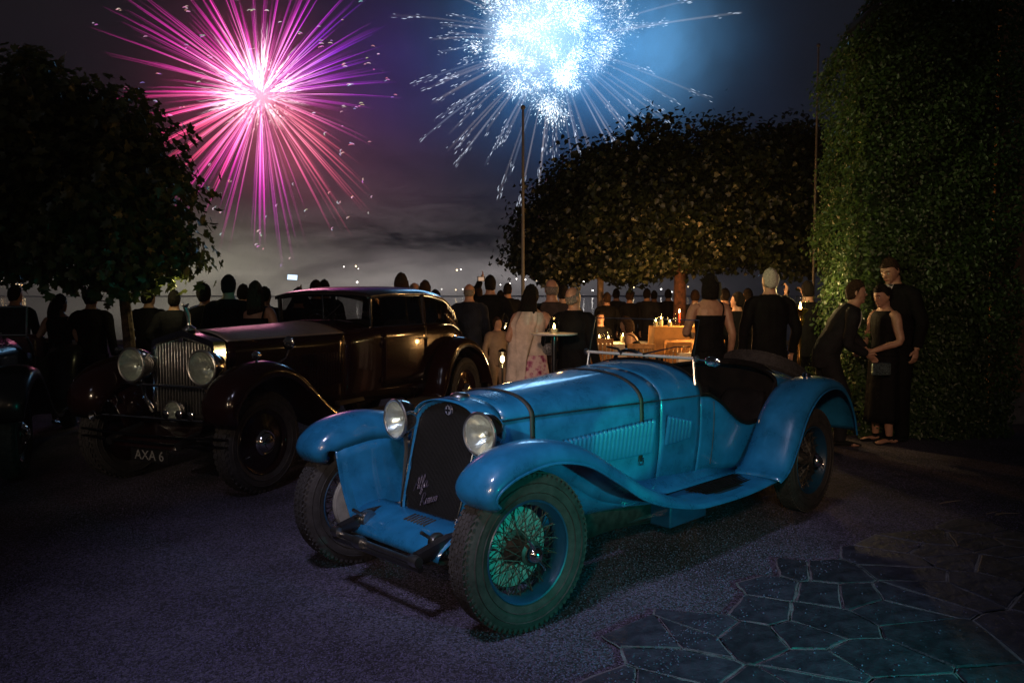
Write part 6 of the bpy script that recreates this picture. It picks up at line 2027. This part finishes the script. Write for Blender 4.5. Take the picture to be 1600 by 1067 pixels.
# tall cocktail table with a candle glass
q = at(866, HOR, 8.1)
zt = at(866, 520.5, 8.1).z
ct = thing('cocktail_table', 'round white high table among the standing guests', 'table', (q.x, 8.1, 0))
MB().lathe([(0, zt - .022), (.20, zt - .022), (.238, zt - .012), (.238, zt), (0, zt)], 32).build('table_top', mat('white_laminate', (.78, .72, .66), rough=.35), ct)
MB().lathe([(.026, .02), (.026, zt - .02)], 12).build('column', BLACKP, ct)
MB().lathe([(.22, 0), (.22, .012), (.03, .03)], 24, caps=True).build('foot', BLACKP, ct)
candle((q.x, 8.1, zt), .045, 'candle in a clear glass on the round high table', 'candles on the near tables')
point('candle_light', (q.x, 8.06, zt + .16), 1.1, WARM, .03)

# polished brass lamp stand
bl = at(1251, HOR, 9.6)
ls = thing('lamp_stand', 'slender polished brass lamp stand beside the hedge', 'lamp', (bl.x, 9.6, 0))
MB().lathe([(.14, 0), (.14, .02), (.06, .05), (.03, .10), (.022, .30), (.034, .34), (.020, .40), (.018, .80), (.030, .84), (.018, .90), (.017, 1.22), (.045, 1.30), (.050, 1.34), (.030, 1.38)], 18, caps=True).build('stem', GOLD, ls)
MB().lathe([(.030, 1.38), (.085, 1.44), (.090, 1.46), (.06, 1.465), (0, 1.44)], 18).build('bowl', GOLD, ls)
MB().lathe([(.001, 1.45), (.016, 1.47), (.012, 1.50), (.001, 1.545)], 8, caps=True).build('flame', FLAME, ls)
MB().lathe([(.055, 1.455), (.060, 1.54), (.050, 1.62)], 14).build('glass_chimney', TGLASS, ls)
point('stand_light', (bl.x - .05, 9.45, 1.70), 26, (1, .72, .30), .04)
# bright party lamp low behind the shawl, and path lantern
for (a, b_, d, lab) in [(791, 514, 12.6, 'glowing lantern on the grass beside the woman in the shawl'), (785, 561, 10.9, 'small lantern on the ground left of the white shawl')]:
    pz = at(a, b_, d)
    l_ = thing('ground_lantern', lab, 'lantern', (pz.x, d, 0))
    z = pz.z
    MB().lathe([(.06, 0), (.06, .015), (.014, .03), (.014, max(.05, z - .12))], 12, caps=True).build('stake', BLACKP, l_)
    MB().lathe([(.05, z - .12), (.06, z - .10), (.06, z + .08), (.05, z + .10)], 14).build('glass_shade', TGLASS, l_)
    MB().ball((0, 0, z), (.03, .03, .05), 10, 8).build('flame', emat('lantern_flame', (1, .70, .34), 14, True), l_)
    MB().lathe([(.066, z + .10), (.04, z + .13), (0, z + .15)], 14).build('cap', BLACKP, l_)
    point('lantern_light', (pz.x, d - .12, z + .02), 7, (1, .66, .3), .06)

# lanterns added inside the left crown to make the leaves round them glow
for (a, b_, d, w_, lab) in [(268, 434, 9.75, 7.0, 'small added lantern hidden among the lowest leaves above the mascot'), (236, 436, 9.9, 3.5, 'fainter added lantern hidden deeper among the leaves of the left tree')]:
    pz = at(a, b_, d)
    hl_ = thing('added_lantern', lab, 'lantern', pz)
    MB().lathe([(.030, -.05), (.038, -.03), (.038, .03), (.026, .05)], 12).build('glass_shade', TGLASS, hl_)
    MB().ball((0, 0, 0), (.016, .016, .028), 8, 6).build('flame', MATS['lantern_flame'], hl_)
    MB().lathe([(.040, .045), (.022, .07), (.004, .08), (.003, .40)], 10, caps=True).build('cap', BLACKP, hl_)
    point('lantern_light', pz + Vector((0, 0, .0)), w_, (1, .85, .40), .04)
